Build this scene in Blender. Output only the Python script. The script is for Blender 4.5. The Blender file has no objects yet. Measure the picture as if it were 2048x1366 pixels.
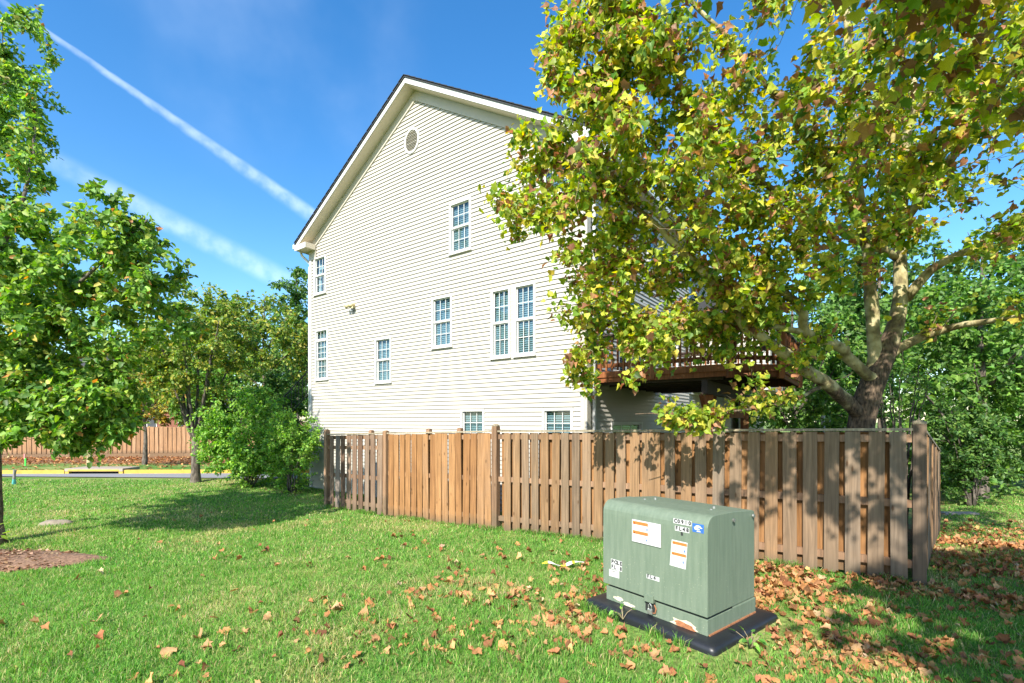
import bpy, bmesh, math, random
import numpy as np
from mathutils import Vector, Matrix, Euler

# ------------------------------------------------------------------ camera, sky, sun, exposure
scene = bpy.context.scene
col = scene.collection
EYE = 1.88
cam_d = bpy.data.cameras.new('camera')
cam = bpy.data.objects.new('camera', cam_d); col.objects.link(cam)
cam.location = (0, 0, EYE)
cam.rotation_euler = (math.radians(90), 0, 0)
cam_d.sensor_fit = 'HORIZONTAL'; cam_d.sensor_width = 36.0
cam_d.lens = 36.0 * 960 / 2048
cam_d.shift_y = 159 / 2048
cam_d.clip_start = 0.05; cam_d.clip_end = 3000
scene.camera = cam

SUN_TRAVEL = Vector((0.40, 0.917, 0)).normalized()      # ground direction in which shadows fall
SUN_EL = math.radians(38)
sun_dir = Vector((SUN_TRAVEL.x * math.cos(SUN_EL), SUN_TRAVEL.y * math.cos(SUN_EL), -math.sin(SUN_EL)))
sd = bpy.data.lights.new('sun', 'SUN'); sd.energy = 5.0; sd.angle = math.radians(0.53); sd.color = (1.0, 0.95, 0.86)
so = bpy.data.objects.new('sun', sd); col.objects.link(so)
so.rotation_euler = sun_dir.to_track_quat('-Z', 'Y').to_euler(); so.location = (0, 0, 30)

scene.view_settings.view_transform = 'Standard'
scene.view_settings.look = 'None'
scene.view_settings.gamma = 1.0
scene.view_settings.exposure = 1.0
scene.render.engine = 'CYCLES'
scene.cycles.max_bounces = 5
scene.cycles.diffuse_bounces = 3
scene.cycles.glossy_bounces = 2
scene.cycles.transmission_bounces = 3
scene.cycles.transparent_max_bounces = 6
scene.cycles.use_denoising = True


def ray(px, py):
    v = Vector(((px - 1024) / 960, 1.0, (842 - py) / 960)); v.normalize(); return v


def build_world():
    w = bpy.data.worlds.new('World'); scene.world = w; w.use_nodes = True
    nt = w.node_tree; nt.nodes.clear(); N = nt.nodes.new; Lk = nt.links.new
    sky = N('ShaderNodeTexSky'); sky.sky_type = 'NISHITA'; sky.sun_disc = False
    sky.sun_elevation = SUN_EL
    sky.sun_rotation = math.atan2(-SUN_TRAVEL.x, -SUN_TRAVEL.y)
    sky.altitude = 100; sky.air_density = 1.0; sky.dust_density = 0.6; sky.ozone_density = 1.6
    hs = N('ShaderNodeHueSaturation'); hs.inputs['Saturation'].default_value = 1.36; hs.inputs['Value'].default_value = 1.0
    Lk(sky.outputs[0], hs.inputs['Color'])
    tc = N('ShaderNodeTexCoord')
    nz = N('ShaderNodeTexNoise'); nz.inputs['Scale'].default_value = 44; nz.inputs['Detail'].default_value = 8
    nz2 = N('ShaderNodeTexNoise'); nz2.inputs['Scale'].default_value = 3.2; nz2.inputs['Detail'].default_value = 5
    Lk(tc.outputs['Generated'], nz.inputs['Vector']); Lk(tc.outputs['Generated'], nz2.inputs['Vector'])

    def math_n(op, a, b=None, c=None):
        m = N('ShaderNodeMath'); m.operation = op
        for i, v in enumerate((a, b, c)):
            if v is None: continue
            if isinstance(v, (int, float)): m.inputs[i].default_value = v
            else: Lk(v, m.inputs[i])
        return m.outputs[0]

    def smooth(v, a, b, lo=0.0, hi=1.0):
        m = N('ShaderNodeMapRange'); m.interpolation_type = 'SMOOTHSTEP'
        m.inputs[1].default_value = a; m.inputs[2].default_value = b
        m.inputs[3].default_value = lo; m.inputs[4].default_value = hi
        Lk(v, m.inputs[0]); return m.outputs[0]

    def dot(vec):
        m = N('ShaderNodeVectorMath'); m.operation = 'DOT_PRODUCT'; m.inputs[1].default_value = vec
        Lk(tc.outputs['Generated'], m.inputs[0]); return m.outputs['Value']

    def trail(pa, pb, w0, w1, amount, soft):
        # vapour trail along the great circle through two sky directions: crisp upper edge, frayed lower one
        A, B = ray(*pa), ray(*pb)
        nrm = A.cross(B).normalized()
        if nrm.z < 0: nrm = -nrm
        along = (B - A).normalized(); la, lb = A.dot(along), B.dot(along)
        d = math_n('ADD', dot(nrm), math_n('MULTIPLY', math_n('SUBTRACT', nz.outputs[0], 0.5), 0.005))
        t = smooth(dot(along), la, lb)
        width = math_n('ADD', math_n('MULTIPLY', t, w1 - w0), w0)
        q = math_n('DIVIDE', d, width)
        upper = smooth(q, 0.10, 0.10 + soft, 1, 0)
        lower = smooth(q, -1.0, -0.1, 0, 1)
        ends = math_n('MULTIPLY', smooth(dot(along), la - 0.10, la + 0.06), smooth(dot(along), lb + 0.02, lb + 0.30, 1, 0))
        m = math_n('MULTIPLY', upper, lower)
        m = math_n('MULTIPLY', m, ends)
        m = math_n('MULTIPLY', m, smooth(nz.outputs[0], 0.25, 0.72, 0.35, 1.0))
        return math_n('MULTIPLY', m, amount)

    m1 = trail((85, 55), (625, 425), 0.007, 0.022, 0.22, 0.4)
    m2 = trail((150, 345), (545, 548), 0.022, 0.026, 0.19, 0.9)
    # thin veil of cirrus
    vd = ray(560, 40)
    m3 = math_n('MULTIPLY', smooth(dot(vd), 0.965, 0.998), smooth(nz2.outputs[0], 0.42, 0.75, 0, 0.09))
    m4 = smooth(nz2.outputs[0], 0.55, 0.9, 0, 0.03)
    tot = math_n('MAXIMUM', math_n('MAXIMUM', m1, m2), math_n('MAXIMUM', m3, m4))
    mix = N('ShaderNodeMixRGB'); mix.inputs[2].default_value = (7.4, 7.9, 8.4, 1)
    Lk(tot, mix.inputs[0]); Lk(hs.outputs[0], mix.inputs[1])
    bg = N('ShaderNodeBackground'); bg.inputs['Strength'].default_value = 0.15
    Lk(mix.outputs[0], bg.inputs['Color'])
    out = N('ShaderNodeOutputWorld'); Lk(bg.outputs[0], out.inputs['Surface'])


build_world()

# ------------------------------------------------------------------ helpers
RNG = np.random.default_rng(7)
random.seed(7)


def sstep(a, b, x):
    t = np.clip((np.asarray(x, float) - a) / (b - a), 0, 1)
    return t * t * (3 - 2 * t)


def gz(x, y):
    """height of the ground"""
    x = np.asarray(x, float); y = np.asarray(y, float)
    s = -0.81 * x + 0.587 * y
    return -0.32 * sstep(-1, 11, s) - 0.45 * sstep(5.5, 11, y) * sstep(2.5, 8, x)


class Noise2:
    def __init__(self, seed, n=64):
        self.g = np.random.default_rng(seed).random((n, n)); self.n = n

    def __call__(self, x, y, s=1.0):
        x = np.asarray(x, float) * s + 100.3; y = np.asarray(y, float) * s + 57.7
        xi = np.floor(x).astype(int); yi = np.floor(y).astype(int)
        fx = x - xi; fy = y - yi
        fx = fx * fx * (3 - 2 * fx); fy = fy * fy * (3 - 2 * fy)
        n = self.n; g = self.g
        a = g[xi % n, yi % n]; b = g[(xi + 1) % n, yi % n]; c = g[xi % n, (yi + 1) % n]; d = g[(xi + 1) % n, (yi + 1) % n]
        return (a * (1 - fx) + b * fx) * (1 - fy) + (c * (1 - fx) + d * fx) * fy


NZ = Noise2(3)


def fbm(x, y, s):
    return 0.55 * NZ(x, y, s) + 0.3 * NZ(x, y, s * 2.13) + 0.15 * NZ(x, y, s * 4.7)


def set_props(o, label=None, cat=None, group=None, kind=None):
    if label: o['label'] = label
    if cat: o['category'] = cat
    if group: o['group'] = group
    if kind: o['kind'] = kind
    return o


def root(name, loc, label, cat, group=None):
    o = bpy.data.objects.new(name, None); col.objects.link(o)
    o.location = loc; o.empty_display_size = 0.2
    return set_props(o, label, cat, group)


def attach(o, parent):
    if parent is not None:
        o.parent = parent
        if parent.parent is None:
            o.matrix_parent_inverse = Matrix.Translation(-Vector(parent.location))
    return o


def link(name, me, parent=None, mat=None):
    if mat is not None and len(me.materials) == 0: me.materials.append(mat)
    o = bpy.data.objects.new(name, me); col.objects.link(o)
    return attach(o, parent)


class MB:
    """collects boxes, prisms and tubes for one mesh"""
    def __init__(self): self.v = []; self.f = []; self.mi = []

    def poly(self, pts, faces, mi=0):
        n = len(self.v); self.v += [tuple(p) for p in pts]
        for f in faces: self.f.append(tuple(n + i for i in f)); self.mi.append(mi)
        return self

    def fbox(self, F, u0, u1, d0, d1, z0, z1, mi=0):
        p = [F(u, d, z) for z in (z0, z1) for d in (d0, d1) for u in (u0, u1)]
        return self.poly(p, [(0, 1, 3, 2), (4, 6, 7, 5), (0, 4, 5, 1), (2, 3, 7, 6), (0, 2, 6, 4), (1, 5, 7, 3)], mi)

    def box(self, x0, x1, y0, y1, z0, z1, mi=0):
        return self.fbox(lambda u, d, z: (u, d, z), x0, x1, y0, y1, z0, z1, mi)

    def prism(self, ring, vec, mi=0):
        """ring of points extruded along vec"""
        n = len(ring); a = [Vector(p) for p in ring]; b = [p + Vector(vec) for p in a]
        return self.poly(a + b, [tuple(range(n))[::-1], tuple(range(n, 2 * n))] + [(i, (i + 1) % n, n + (i + 1) % n, n + i) for i in range(n)], mi)

    def tube(self, pts, rad, sides=8, cap=True, mi=0):
        pts = [Vector(p) for p in pts]; m = len(pts)
        if not hasattr(rad, '__len__'): rad = [rad] * m
        ref = None; vs = []
        for i, p in enumerate(pts):
            t = (pts[min(i + 1, m - 1)] - pts[max(i - 1, 0)])
            t = t.normalized() if t.length > 1e-9 else Vector((0, 0, 1))
            if ref is None:
                ref = t.orthogonal().normalized()
            ref = (ref - t * ref.dot(t)); ref = ref.normalized() if ref.length > 1e-6 else t.orthogonal().normalized()
            b = t.cross(ref)
            for k in range(sides):
                a = 2 * math.pi * k / sides
                vs.append(p + (ref * math.cos(a) + b * math.sin(a)) * rad[i])
        fs = []
        for i in range(m - 1):
            for k in range(sides):
                k2 = (k + 1) % sides
                fs.append((i * sides + k, i * sides + k2, (i + 1) * sides + k2, (i + 1) * sides + k))
        if cap:
            fs.append(tuple(range(sides))[::-1]); fs.append(tuple((m - 1) * sides + k for k in range(sides)))
        return self.poly(vs, fs, mi)

    def build(self, name, mat, parent=None, smooth=False, bevel=0, recalc=True):
        me = bpy.data.meshes.new(name); me.from_pydata(self.v, [], self.f)
        mats = mat if isinstance(mat, (list, tuple)) else [mat]
        for m in mats: me.materials.append(m)
        if len(mats) > 1: me.polygons.foreach_set('material_index', self.mi)
        if recalc or bevel:
            bm = bmesh.new(); bm.from_mesh(me)
            if recalc: bmesh.ops.recalc_face_normals(bm, faces=bm.faces)
            if bevel:
                es = [e for e in bm.edges if len(e.link_faces) == 2 and e.calc_face_angle(0) > 0.6]
                bmesh.ops.bevel(bm, geom=es, offset=bevel, segments=2, affect='EDGES', profile=0.6)
            bm.to_mesh(me); bm.free()
        if smooth: me.polygons.foreach_set('use_smooth', [True] * len(me.polygons))
        me.update()
        return link(name, me, parent)


def np_mesh(name, V, quads=None, tris=None, mat=None, colors=None, smooth=False):
    me = bpy.data.meshes.new(name)
    nq = 0 if quads is None else len(quads); nt = 0 if tris is None else len(tris)
    loops = np.concatenate([a.ravel() for a in (quads, tris) if a is not None and len(a)])
    me.vertices.add(len(V)); me.vertices.foreach_set('co', np.ascontiguousarray(V, np.float32).ravel())
    me.loops.add(len(loops)); me.loops.foreach_set('vertex_index', loops.astype(np.int32))
    me.polygons.add(nq + nt)
    starts = np.concatenate([np.arange(nq) * 4, nq * 4 + np.arange(nt) * 3]).astype(np.int32)
    me.polygons.foreach_set('loop_start', starts)
    if mat: me.materials.append(mat)
    me.update(calc_edges=True)
    if colors is not None:
        at = me.attributes.new('col', 'FLOAT_COLOR', 'POINT')
        c4 = np.ones((len(V), 4), np.float32); c4[:, :3] = colors
        at.data.foreach_set('color', c4.ravel())
    if smooth: me.polygons.foreach_set('use_smooth', np.ones(nq + nt, bool))
    me.update()
    return me


# ------------------------------------------------------------------ materials
def new_mat(name):
    m = bpy.data.materials.new(name); m.use_nodes = True
    nt = m.node_tree; nt.nodes.clear()
    out = nt.nodes.new('ShaderNodeOutputMaterial')
    return m, nt, nt.nodes.new, nt.links.new, out


def mat_plain(name, rgb, rough=0.6, var=0.12, scale=6.0, bump=0.0, bscale=60.0, metallic=0.0, stretch=(1, 1, 1), rgb2=None, spec=0.5, island=0.0, coat=0.0):
    m, nt, N, Lk, out = new_mat(name)
    b = N('ShaderNodeBsdfPrincipled'); Lk(b.outputs[0], out.inputs[0])
    b.inputs['Roughness'].default_value = rough; b.inputs['Metallic'].default_value = metallic
    b.inputs['Specular IOR Level'].default_value = spec
    if coat: b.inputs['Coat Weight'].default_value = coat
    tc = N('ShaderNodeTexCoord'); mp = N('ShaderNodeMapping'); mp.inputs['Scale'].default_value = stretch
    Lk(tc.outputs['Object'], mp.inputs['Vector'])
    nz = N('ShaderNodeTexNoise'); nz.inputs['Scale'].default_value = scale; nz.inputs['Detail'].default_value = 6; nz.inputs['Roughness'].default_value = 0.62
    Lk(mp.outputs[0], nz.inputs['Vector'])
    cr = N('ShaderNodeValToRGB'); e = cr.color_ramp.elements
    c2 = rgb2 if rgb2 else tuple(min(1, c * (1 + var)) for c in rgb)
    c1 = tuple(c * (1 - var) for c in rgb)
    e[0].position = 0.3; e[0].color = (*c1, 1); e[1].position = 0.72; e[1].color = (*c2, 1)
    Lk(nz.outputs[0], cr.inputs[0])
    last = cr.outputs[0]
    if island:
        g = N('ShaderNodeNewGeometry'); oi = N('ShaderNodeObjectInfo')
        ad = N('ShaderNodeMath'); ad.operation = 'ADD'; Lk(g.outputs['Random Per Island'], ad.inputs[0]); Lk(oi.outputs['Random'], ad.inputs[1])
        fr = N('ShaderNodeMath'); fr.operation = 'FRACT'; Lk(ad.outputs[0], fr.inputs[0])
        mr = N('ShaderNodeMapRange'); mr.inputs[3].default_value = 1 - island; mr.inputs[4].default_value = 1 + island
        Lk(fr.outputs[0], mr.inputs[0])
        hs = N('ShaderNodeHueSaturation'); Lk(mr.outputs[0], hs.inputs['Value']); Lk(last, hs.inputs['Color']); last = hs.outputs[0]
    Lk(last, b.inputs['Base Color'])
    if bump:
        n2 = N('ShaderNodeTexNoise'); n2.inputs['Scale'].default_value = bscale; n2.inputs['Detail'].default_value = 5
        Lk(mp.outputs[0], n2.inputs['Vector'])
        bp = N('ShaderNodeBump'); bp.inputs['Strength'].default_value = bump; bp.inputs['Distance'].default_value = 0.01
        Lk(n2.outputs[0], bp.inputs['Height']); Lk(bp.outputs[0], b.inputs['Normal'])
    return m


def mat_wood(name, cols, rough=0.85, vscale=1.0, knots=True):
    """weathered board: long grain along local Z, per-board tone, a few knots"""
    m, nt, N, Lk, out = new_mat(name)
    b = N('ShaderNodeBsdfPrincipled'); Lk(b.outputs[0], out.inputs[0]); b.inputs['Roughness'].default_value = rough
    b.inputs['Specular IOR Level'].default_value = 0.2
    tc = N('ShaderNodeTexCoord'); oi = N('ShaderNodeObjectInfo')
    off = N('ShaderNodeVectorMath'); off.operation = 'MULTIPLY_ADD'
    cb = N('ShaderNodeCombineXYZ')
    for i in range(3): Lk(oi.outputs['Random'], cb.inputs[i])
    Lk(cb.outputs[0], off.inputs[0]); off.inputs[1].default_value = (37, 19, 53); Lk(tc.outputs['Object'], off.inputs[2])
    mp = N('ShaderNodeMapping'); mp.inputs['Scale'].default_value = (34 * vscale, 34 * vscale, 1.6 * vscale); Lk(off.outputs[0], mp.inputs['Vector'])
    g = N('ShaderNodeTexNoise'); g.inputs['Scale'].default_value = 1; g.inputs['Detail'].default_value = 7; g.inputs['Distortion'].default_value = 0.6
    Lk(mp.outputs[0], g.inputs['Vector'])
    big = N('ShaderNodeTexNoise'); big.inputs['Scale'].default_value = 2.6; big.inputs['Detail'].default_value = 4; Lk(off.outputs[0], big.inputs['Vector'])
    # tone of the board
    cr = N('ShaderNodeValToRGB'); cr.color_ramp.interpolation = 'LINEAR'
    els = cr.color_ramp.elements
    els[0].position = 0; els[0].color = (*cols[0], 1); els[1].position = 1; els[1].color = (*cols[-1], 1)
    for i in range(1, len(cols) - 1):
        e = els.new(i / (len(cols) - 1)); e.color = (*cols[i], 1)
    md = N('ShaderNodeMath'); md.operation = 'MULTIPLY_ADD'; md.inputs[1].default_value = 0.55
    Lk(big.outputs[0], md.inputs[0]); sb = N('ShaderNodeMath'); sb.operation = 'SUBTRACT'; sb.inputs[1].default_value = 0.27
    Lk(oi.outputs['Random'], sb.inputs[0]); Lk(sb.outputs[0], md.inputs[2]); Lk(md.outputs[0], cr.inputs[0])
    gr = N('ShaderNodeMapRange'); gr.inputs[1].default_value = 0.3; gr.inputs[2].default_value = 0.7; gr.inputs[3].default_value = 0.62; gr.inputs[4].default_value = 1.18
    Lk(g.outputs[0], gr.inputs[0])
    hs = N('ShaderNodeHueSaturation'); Lk(cr.outputs[0], hs.inputs['Color']); Lk(gr.outputs[0], hs.inputs['Value'])
    last = hs.outputs[0]
    if knots:
        mk = N('ShaderNodeMapping'); mk.inputs['Scale'].default_value = (7, 7, 2.6); Lk(off.outputs[0], mk.inputs['Vector'])
        vo = N('ShaderNodeTexVoronoi'); vo.inputs['Scale'].default_value = 1.0; Lk(mk.outputs[0], vo.inputs['Vector'])
        kr = N('ShaderNodeMapRange'); kr.inputs[1].default_value = 0.05; kr.inputs[2].default_value = 0.13; kr.inputs[3].default_value = 0.8; kr.inputs[4].default_value = 0
        Lk(vo.outputs['Distance'], kr.inputs[0])
        mx = N('ShaderNodeMixRGB'); mx.inputs[2].default_value = (0.07, 0.035, 0.016, 1); Lk(kr.outputs[0], mx.inputs[0]); Lk(last, mx.inputs[1]); last = mx.outputs[0]
    # soil splashed up the foot of the board
    sz_ = N('ShaderNodeSeparateXYZ'); Lk(tc.outputs['Object'], sz_.inputs[0])
    dz_ = N('ShaderNodeMath'); dz_.operation = 'MULTIPLY_ADD'; dz_.inputs[1].default_value = -0.30; Lk(big.outputs[0], dz_.inputs[0]); Lk(sz_.outputs[2], dz_.inputs[2])
    dr = N('ShaderNodeMapRange'); dr.inputs[1].default_value = -0.12; dr.inputs[2].default_value = 0.06; dr.inputs[3].default_value = 0.6; dr.inputs[4].default_value = 0.0; Lk(dz_.outputs[0], dr.inputs[0])
    dm = N('ShaderNodeMixRGB'); dm.inputs[2].default_value = (0.11, 0.085, 0.055, 1); Lk(dr.outputs[0], dm.inputs[0]); Lk(last, dm.inputs[1]); last = dm.outputs[0]
    Lk(last, b.inputs['Base Color'])
    bp = N('ShaderNodeBump'); bp.inputs['Strength'].default_value = 0.5; bp.inputs['Distance'].default_value = 0.004
    Lk(g.outputs[0], bp.inputs['Height']); Lk(bp.outputs[0], b.inputs['Normal'])
    return m


def mat_leaf(name, trans=0.35, rough=0.5, attr=True, rgb=(0.1, 0.2, 0.03), spec=0.35):
    m, nt, N, Lk, out = new_mat(name)
    b = N('ShaderNodeBsdfPrincipled'); b.inputs['Roughness'].default_value = rough; b.inputs['Specular IOR Level'].default_value = spec
    tr = N('ShaderNodeBsdfTranslucent'); mx = N('ShaderNodeMixShader'); mx.inputs[0].default_value = trans
    if attr:
        a = N('ShaderNodeAttribute'); a.attribute_name = 'col'; c = a.outputs['Color']
    else:
        a = N('ShaderNodeRGB'); a.outputs[0].default_value = (*rgb, 1); c = a.outputs[0]
    tc = N('ShaderNodeTexCoord'); nz = N('ShaderNodeTexNoise'); nz.inputs['Scale'].default_value = 30; nz.inputs['Detail'].default_value = 3
    Lk(tc.outputs['Object'], nz.inputs['Vector'])
    mr = N('ShaderNodeMapRange'); mr.inputs[1].default_value = 0.3; mr.inputs[2].default_value = 0.7; mr.inputs[3].default_value = 0.75; mr.inputs[4].default_value = 1.25
    Lk(nz.outputs[0], mr.inputs[0])
    hs = N('ShaderNodeHueSaturation'); Lk(mr.outputs[0], hs.inputs['Value']); Lk(c, hs.inputs['Color'])
    Lk(hs.outputs[0], b.inputs['Base Color'])
    hs2 = N('ShaderNodeHueSaturation'); hs2.inputs['Value'].default_value = 1.5; hs2.inputs['Saturation'].default_value = 1.15; Lk(hs.outputs[0], hs2.inputs['Color'])
    Lk(hs2.outputs[0], tr.inputs['Color'])
    Lk(b.outputs[0], mx.inputs[1]); Lk(tr.outputs[0], mx.inputs[2]); Lk(mx.outputs[0], out.inputs[0])
    return m


def mat_glass(name, rgb=(0.76, 0.86, 0.88)):
    m, nt, N, Lk, out = new_mat(name)
    g = N('ShaderNodeBsdfGlossy'); g.inputs['Roughness'].default_value = 0.03; g.inputs['Color'].default_value = (0.9, 0.95, 1, 1)
    t = N('ShaderNodeBsdfTransparent'); t.inputs['Color'].default_value = (*rgb, 1)
    fr = N('ShaderNodeLayerWeight'); fr.inputs['Blend'].default_value = 0.5
    pw = N('ShaderNodeMath'); pw.operation = 'POWER'; pw.inputs[1].default_value = 4.0; Lk(fr.outputs['Facing'], pw.inputs[0])
    sc = N('ShaderNodeMath'); sc.operation = 'MULTIPLY_ADD'; sc.inputs[1].default_value = 0.7; sc.inputs[2].default_value = 0.05; sc.use_clamp = True
    Lk(pw.outputs[0], sc.inputs[0])
    mx = N('ShaderNodeMixShader'); Lk(sc.outputs[0], mx.inputs[0]); Lk(t.outputs[0], mx.inputs[1]); Lk(g.outputs[0], mx.inputs[2]); Lk(mx.outputs[0], out.inputs[0])
    return m


M = {}
M['siding'] = mat_plain('vinyl_siding', (0.435, 0.41, 0.355), 0.5, 0.07, 1.3, 0.08, 140, stretch=(0.4, 0.4, 2))
M['trim'] = mat_plain('white_trim', (0.58, 0.57, 0.54), 0.45, 0.03, 4)
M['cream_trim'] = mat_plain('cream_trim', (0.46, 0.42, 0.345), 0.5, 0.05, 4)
M['soffit'] = mat_plain('soffit', (0.56, 0.49, 0.37), 0.6, 0.05, 3)
M['roof'] = mat_plain('asphalt_shingle', (0.035, 0.036, 0.04), 0.9, 0.4, 30, 0.4, 90)
M['gutter'] = mat_plain('gutter', (0.66, 0.67, 0.66), 0.4, 0.05, 5)
M['blind'] = mat_plain('blind', (0.30, 0.325, 0.335), 0.6, 0.05, 3)
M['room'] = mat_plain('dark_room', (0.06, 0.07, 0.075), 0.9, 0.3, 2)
M['curtain'] = mat_plain('curtain', (0.6, 0.6, 0.58), 0.9, 0.1, 5)
M['glass'] = mat_glass('window_glass')
M['brick'] = mat_plain('brick', (0.22, 0.09, 0.055), 0.9, 0.25, 18, 0.3, 60)
M['vent_dark'] = mat_plain('vent_shadow', (0.33, 0.30, 0.25), 0.9, 0.1, 4)
M['fixture'] = mat_plain('weathered_fixture', (0.62, 0.52, 0.28), 0.7, 0.2, 30)
M['wood_orange'] = mat_wood('cedar_board', [(0.209, 0.100, 0.043), (0.294, 0.147, 0.059), (0.342, 0.180, 0.078), (0.285, 0.166, 0.090)])
M['wood_tan'] = mat_wood('tan_board', [(0.129, 0.082, 0.052), (0.215, 0.129, 0.067), (0.267, 0.159, 0.082), (0.189, 0.133, 0.086)])
M['wood_grey'] = mat_wood('grey_board', [(0.130, 0.092, 0.063), (0.202, 0.139, 0.088), (0.244, 0.160, 0.097), (0.193, 0.147, 0.105)])
M['wood_gate'] = mat_wood('gate_board', [(0.096, 0.060, 0.040), (0.176, 0.104, 0.068), (0.232, 0.160, 0.112), (0.200, 0.168, 0.144)])
M['wood_post'] = mat_wood('post_wood', [(0.19, 0.115, 0.07), (0.28, 0.165, 0.095), (0.32, 0.20, 0.125)])
M['wood_back'] = mat_wood('inner_board', [(0.200, 0.096, 0.036), (0.288, 0.144, 0.056), (0.320, 0.176, 0.080)])
M['wood_cap'] = mat_wood('cap_board', [(0.240, 0.200, 0.136), (0.304, 0.256, 0.176), (0.336, 0.280, 0.200)], knots=False)
M['wood_far'] = mat_wood('far_board', [(0.28, 0.16, 0.085), (0.36, 0.205, 0.105), (0.41, 0.25, 0.14)])
M['wood_deck'] = mat_wood('stained_deck', [(0.13, 0.045, 0.018), (0.24, 0.085, 0.03), (0.31, 0.125, 0.045)])
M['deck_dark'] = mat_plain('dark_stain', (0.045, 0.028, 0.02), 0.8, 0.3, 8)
M['metal_green'] = None


def mat_transformer():
    m, nt, N, Lk, out = new_mat('green_enamel')
    b = N('ShaderNodeBsdfPrincipled'); Lk(b.outputs[0], out.inputs[0])
    b.inputs['Roughness'].default_value = 0.55; b.inputs['Specular IOR Level'].default_value = 0.35
    tc = N('ShaderNodeTexCoord')
    mp = N('ShaderNodeMapping'); mp.inputs['Scale'].default_value = (9, 9, 0.9); Lk(tc.outputs['Object'], mp.inputs['Vector'])
    st = N('ShaderNodeTexNoise'); st.inputs['Scale'].default_value = 3.5; st.inputs['Detail'].default_value = 6; Lk(mp.outputs[0], st.inputs['Vector'])
    cr = N('ShaderNodeValToRGB'); e = cr.color_ramp.elements
    e[0].position = 0.25; e[0].color = (0.115, 0.155, 0.11, 1); e[1].position = 0.8; e[1].color = (0.165, 0.205, 0.15, 1)
    Lk(st.outputs[0], cr.inputs[0])
    # chips and dust specks
    sp = N('ShaderNodeTexNoise'); sp.inputs['Scale'].default_value = 95; sp.inputs['Detail'].default_value = 2; Lk(tc.outputs['Object'], sp.inputs['Vector'])
    sr = N('ShaderNodeMapRange'); sr.inputs[1].default_value = 0.69; sr.inputs[2].default_value = 0.74; Lk(sp.outputs[0], sr.inputs[0])
    sep = N('ShaderNodeSeparateXYZ'); Lk(tc.outputs['Object'], sep.inputs[0])
    low = N('ShaderNodeMapRange'); low.inputs[1].default_value = 1.1; low.inputs[2].default_value = 0.1; low.inputs[3].default_value = 0.05; low.inputs[4].default_value = 0.75
    Lk(sep.outputs[2], low.inputs[0])
    mu = N('ShaderNodeMath'); mu.operation = 'MULTIPLY'; Lk(sr.outputs[0], mu.inputs[0]); Lk(low.outputs[0], mu.inputs[1])
    mx = N('ShaderNodeMixRGB'); mx.inputs[2].default_value = (0.50, 0.48, 0.34, 1); Lk(mu.outputs[0], mx.inputs[0]); Lk(cr.outputs[0], mx.inputs[1])
    Lk(mx.outputs[0], b.inputs['Base Color'])
    return m


M['metal_green'] = mat_transformer()
M['pad'] = mat_plain('black_plastic', (0.013, 0.014, 0.017), 0.42, 0.3, 5, 0.05, 40)
M['rust'] = mat_plain('rust', (0.30, 0.12, 0.05), 0.9, 0.35, 30, 0.3, 80)
M['peel'] = mat_plain('bare_primer', (0.55, 0.50, 0.36), 0.8, 0.2, 25)
M['dark_metal'] = mat_plain('dark_metal', (0.02, 0.022, 0.02), 0.6, 0.2, 10)
M['steel'] = mat_plain('steel', (0.45, 0.46, 0.44), 0.35, 0.2, 20, metallic=0.8)
M['sticker'] = mat_plain('white_sticker', (0.52, 0.52, 0.51), 0.4, 0.02, 5)
M['orange'] = mat_plain('orange_print', (0.78, 0.17, 0.03), 0.5, 0.05, 5)
M['ink'] = mat_plain('black_ink', (0.02, 0.02, 0.022), 0.6, 0.05, 5)
M['ink_grey'] = mat_plain('grey_ink', (0.33, 0.36, 0.40), 0.6, 0.1, 5)
M['ink_blue'] = mat_plain('blue_ink', (0.03, 0.12, 0.42), 0.5, 0.1, 20)
M['yellow_paint'] = mat_plain('yellow_kerb_paint', (0.50, 0.33, 0.05), 0.8, 0.3, 5)
M['concrete'] = mat_plain('concrete', (0.32, 0.265, 0.21), 0.9, 0.12, 8, 0.2, 60)
M['asphalt'] = mat_plain('road_asphalt', (0.22, 0.22, 0.23), 0.9, 0.1, 20, 0.2, 120)
M['void'] = mat_plain('drain_void', (0.01, 0.01, 0.01), 1.0, 0.1, 5)
M['mulch'] = mat_plain('mulch', (0.16, 0.085, 0.05), 0.95, 0.5, 24, 0.8, 60, rgb2=(0.34, 0.20, 0.12))
M['stone'] = mat_plain('stone', (0.24, 0.20, 0.15), 0.9, 0.2, 12, 0.4, 40)
M['iron'] = mat_plain('black_iron', (0.012, 0.012, 0.013), 0.5, 0.1, 5)
M['tape_white'] = mat_plain('white_tape', (0.78, 0.78, 0.74), 0.4, 0.05, 20)
M['tape_yellow'] = mat_plain('yellow_tape', (0.80, 0.66, 0.04), 0.4, 0.05, 20)
M['green_plastic'] = mat_plain('green_marker', (0.05, 0.55, 0.06), 0.5, 0.1, 5)
M['teal'] = mat_plain('teal_paint', (0.05, 0.30, 0.28), 0.6, 0.2, 9)
M['grey_pipe'] = mat_plain('grey_stake', (0.22, 0.2, 0.2), 0.8, 0.25, 12)
M['pink'] = mat_plain('pink_marker', (0.75, 0.22, 0.22), 0.6, 0.1, 5)
M['leaf'] = mat_leaf('leaf', 0.40)
M['leaf_syc'] = mat_leaf('plane_leaf', 0.42, 0.5)
M['dry_leaf'] = mat_leaf('dry_leaf', 0.18, 0.75, spec=0.15)
M['grass'] = mat_leaf('grass_blade', 0.40, 0.6, spec=0.25)


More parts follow.
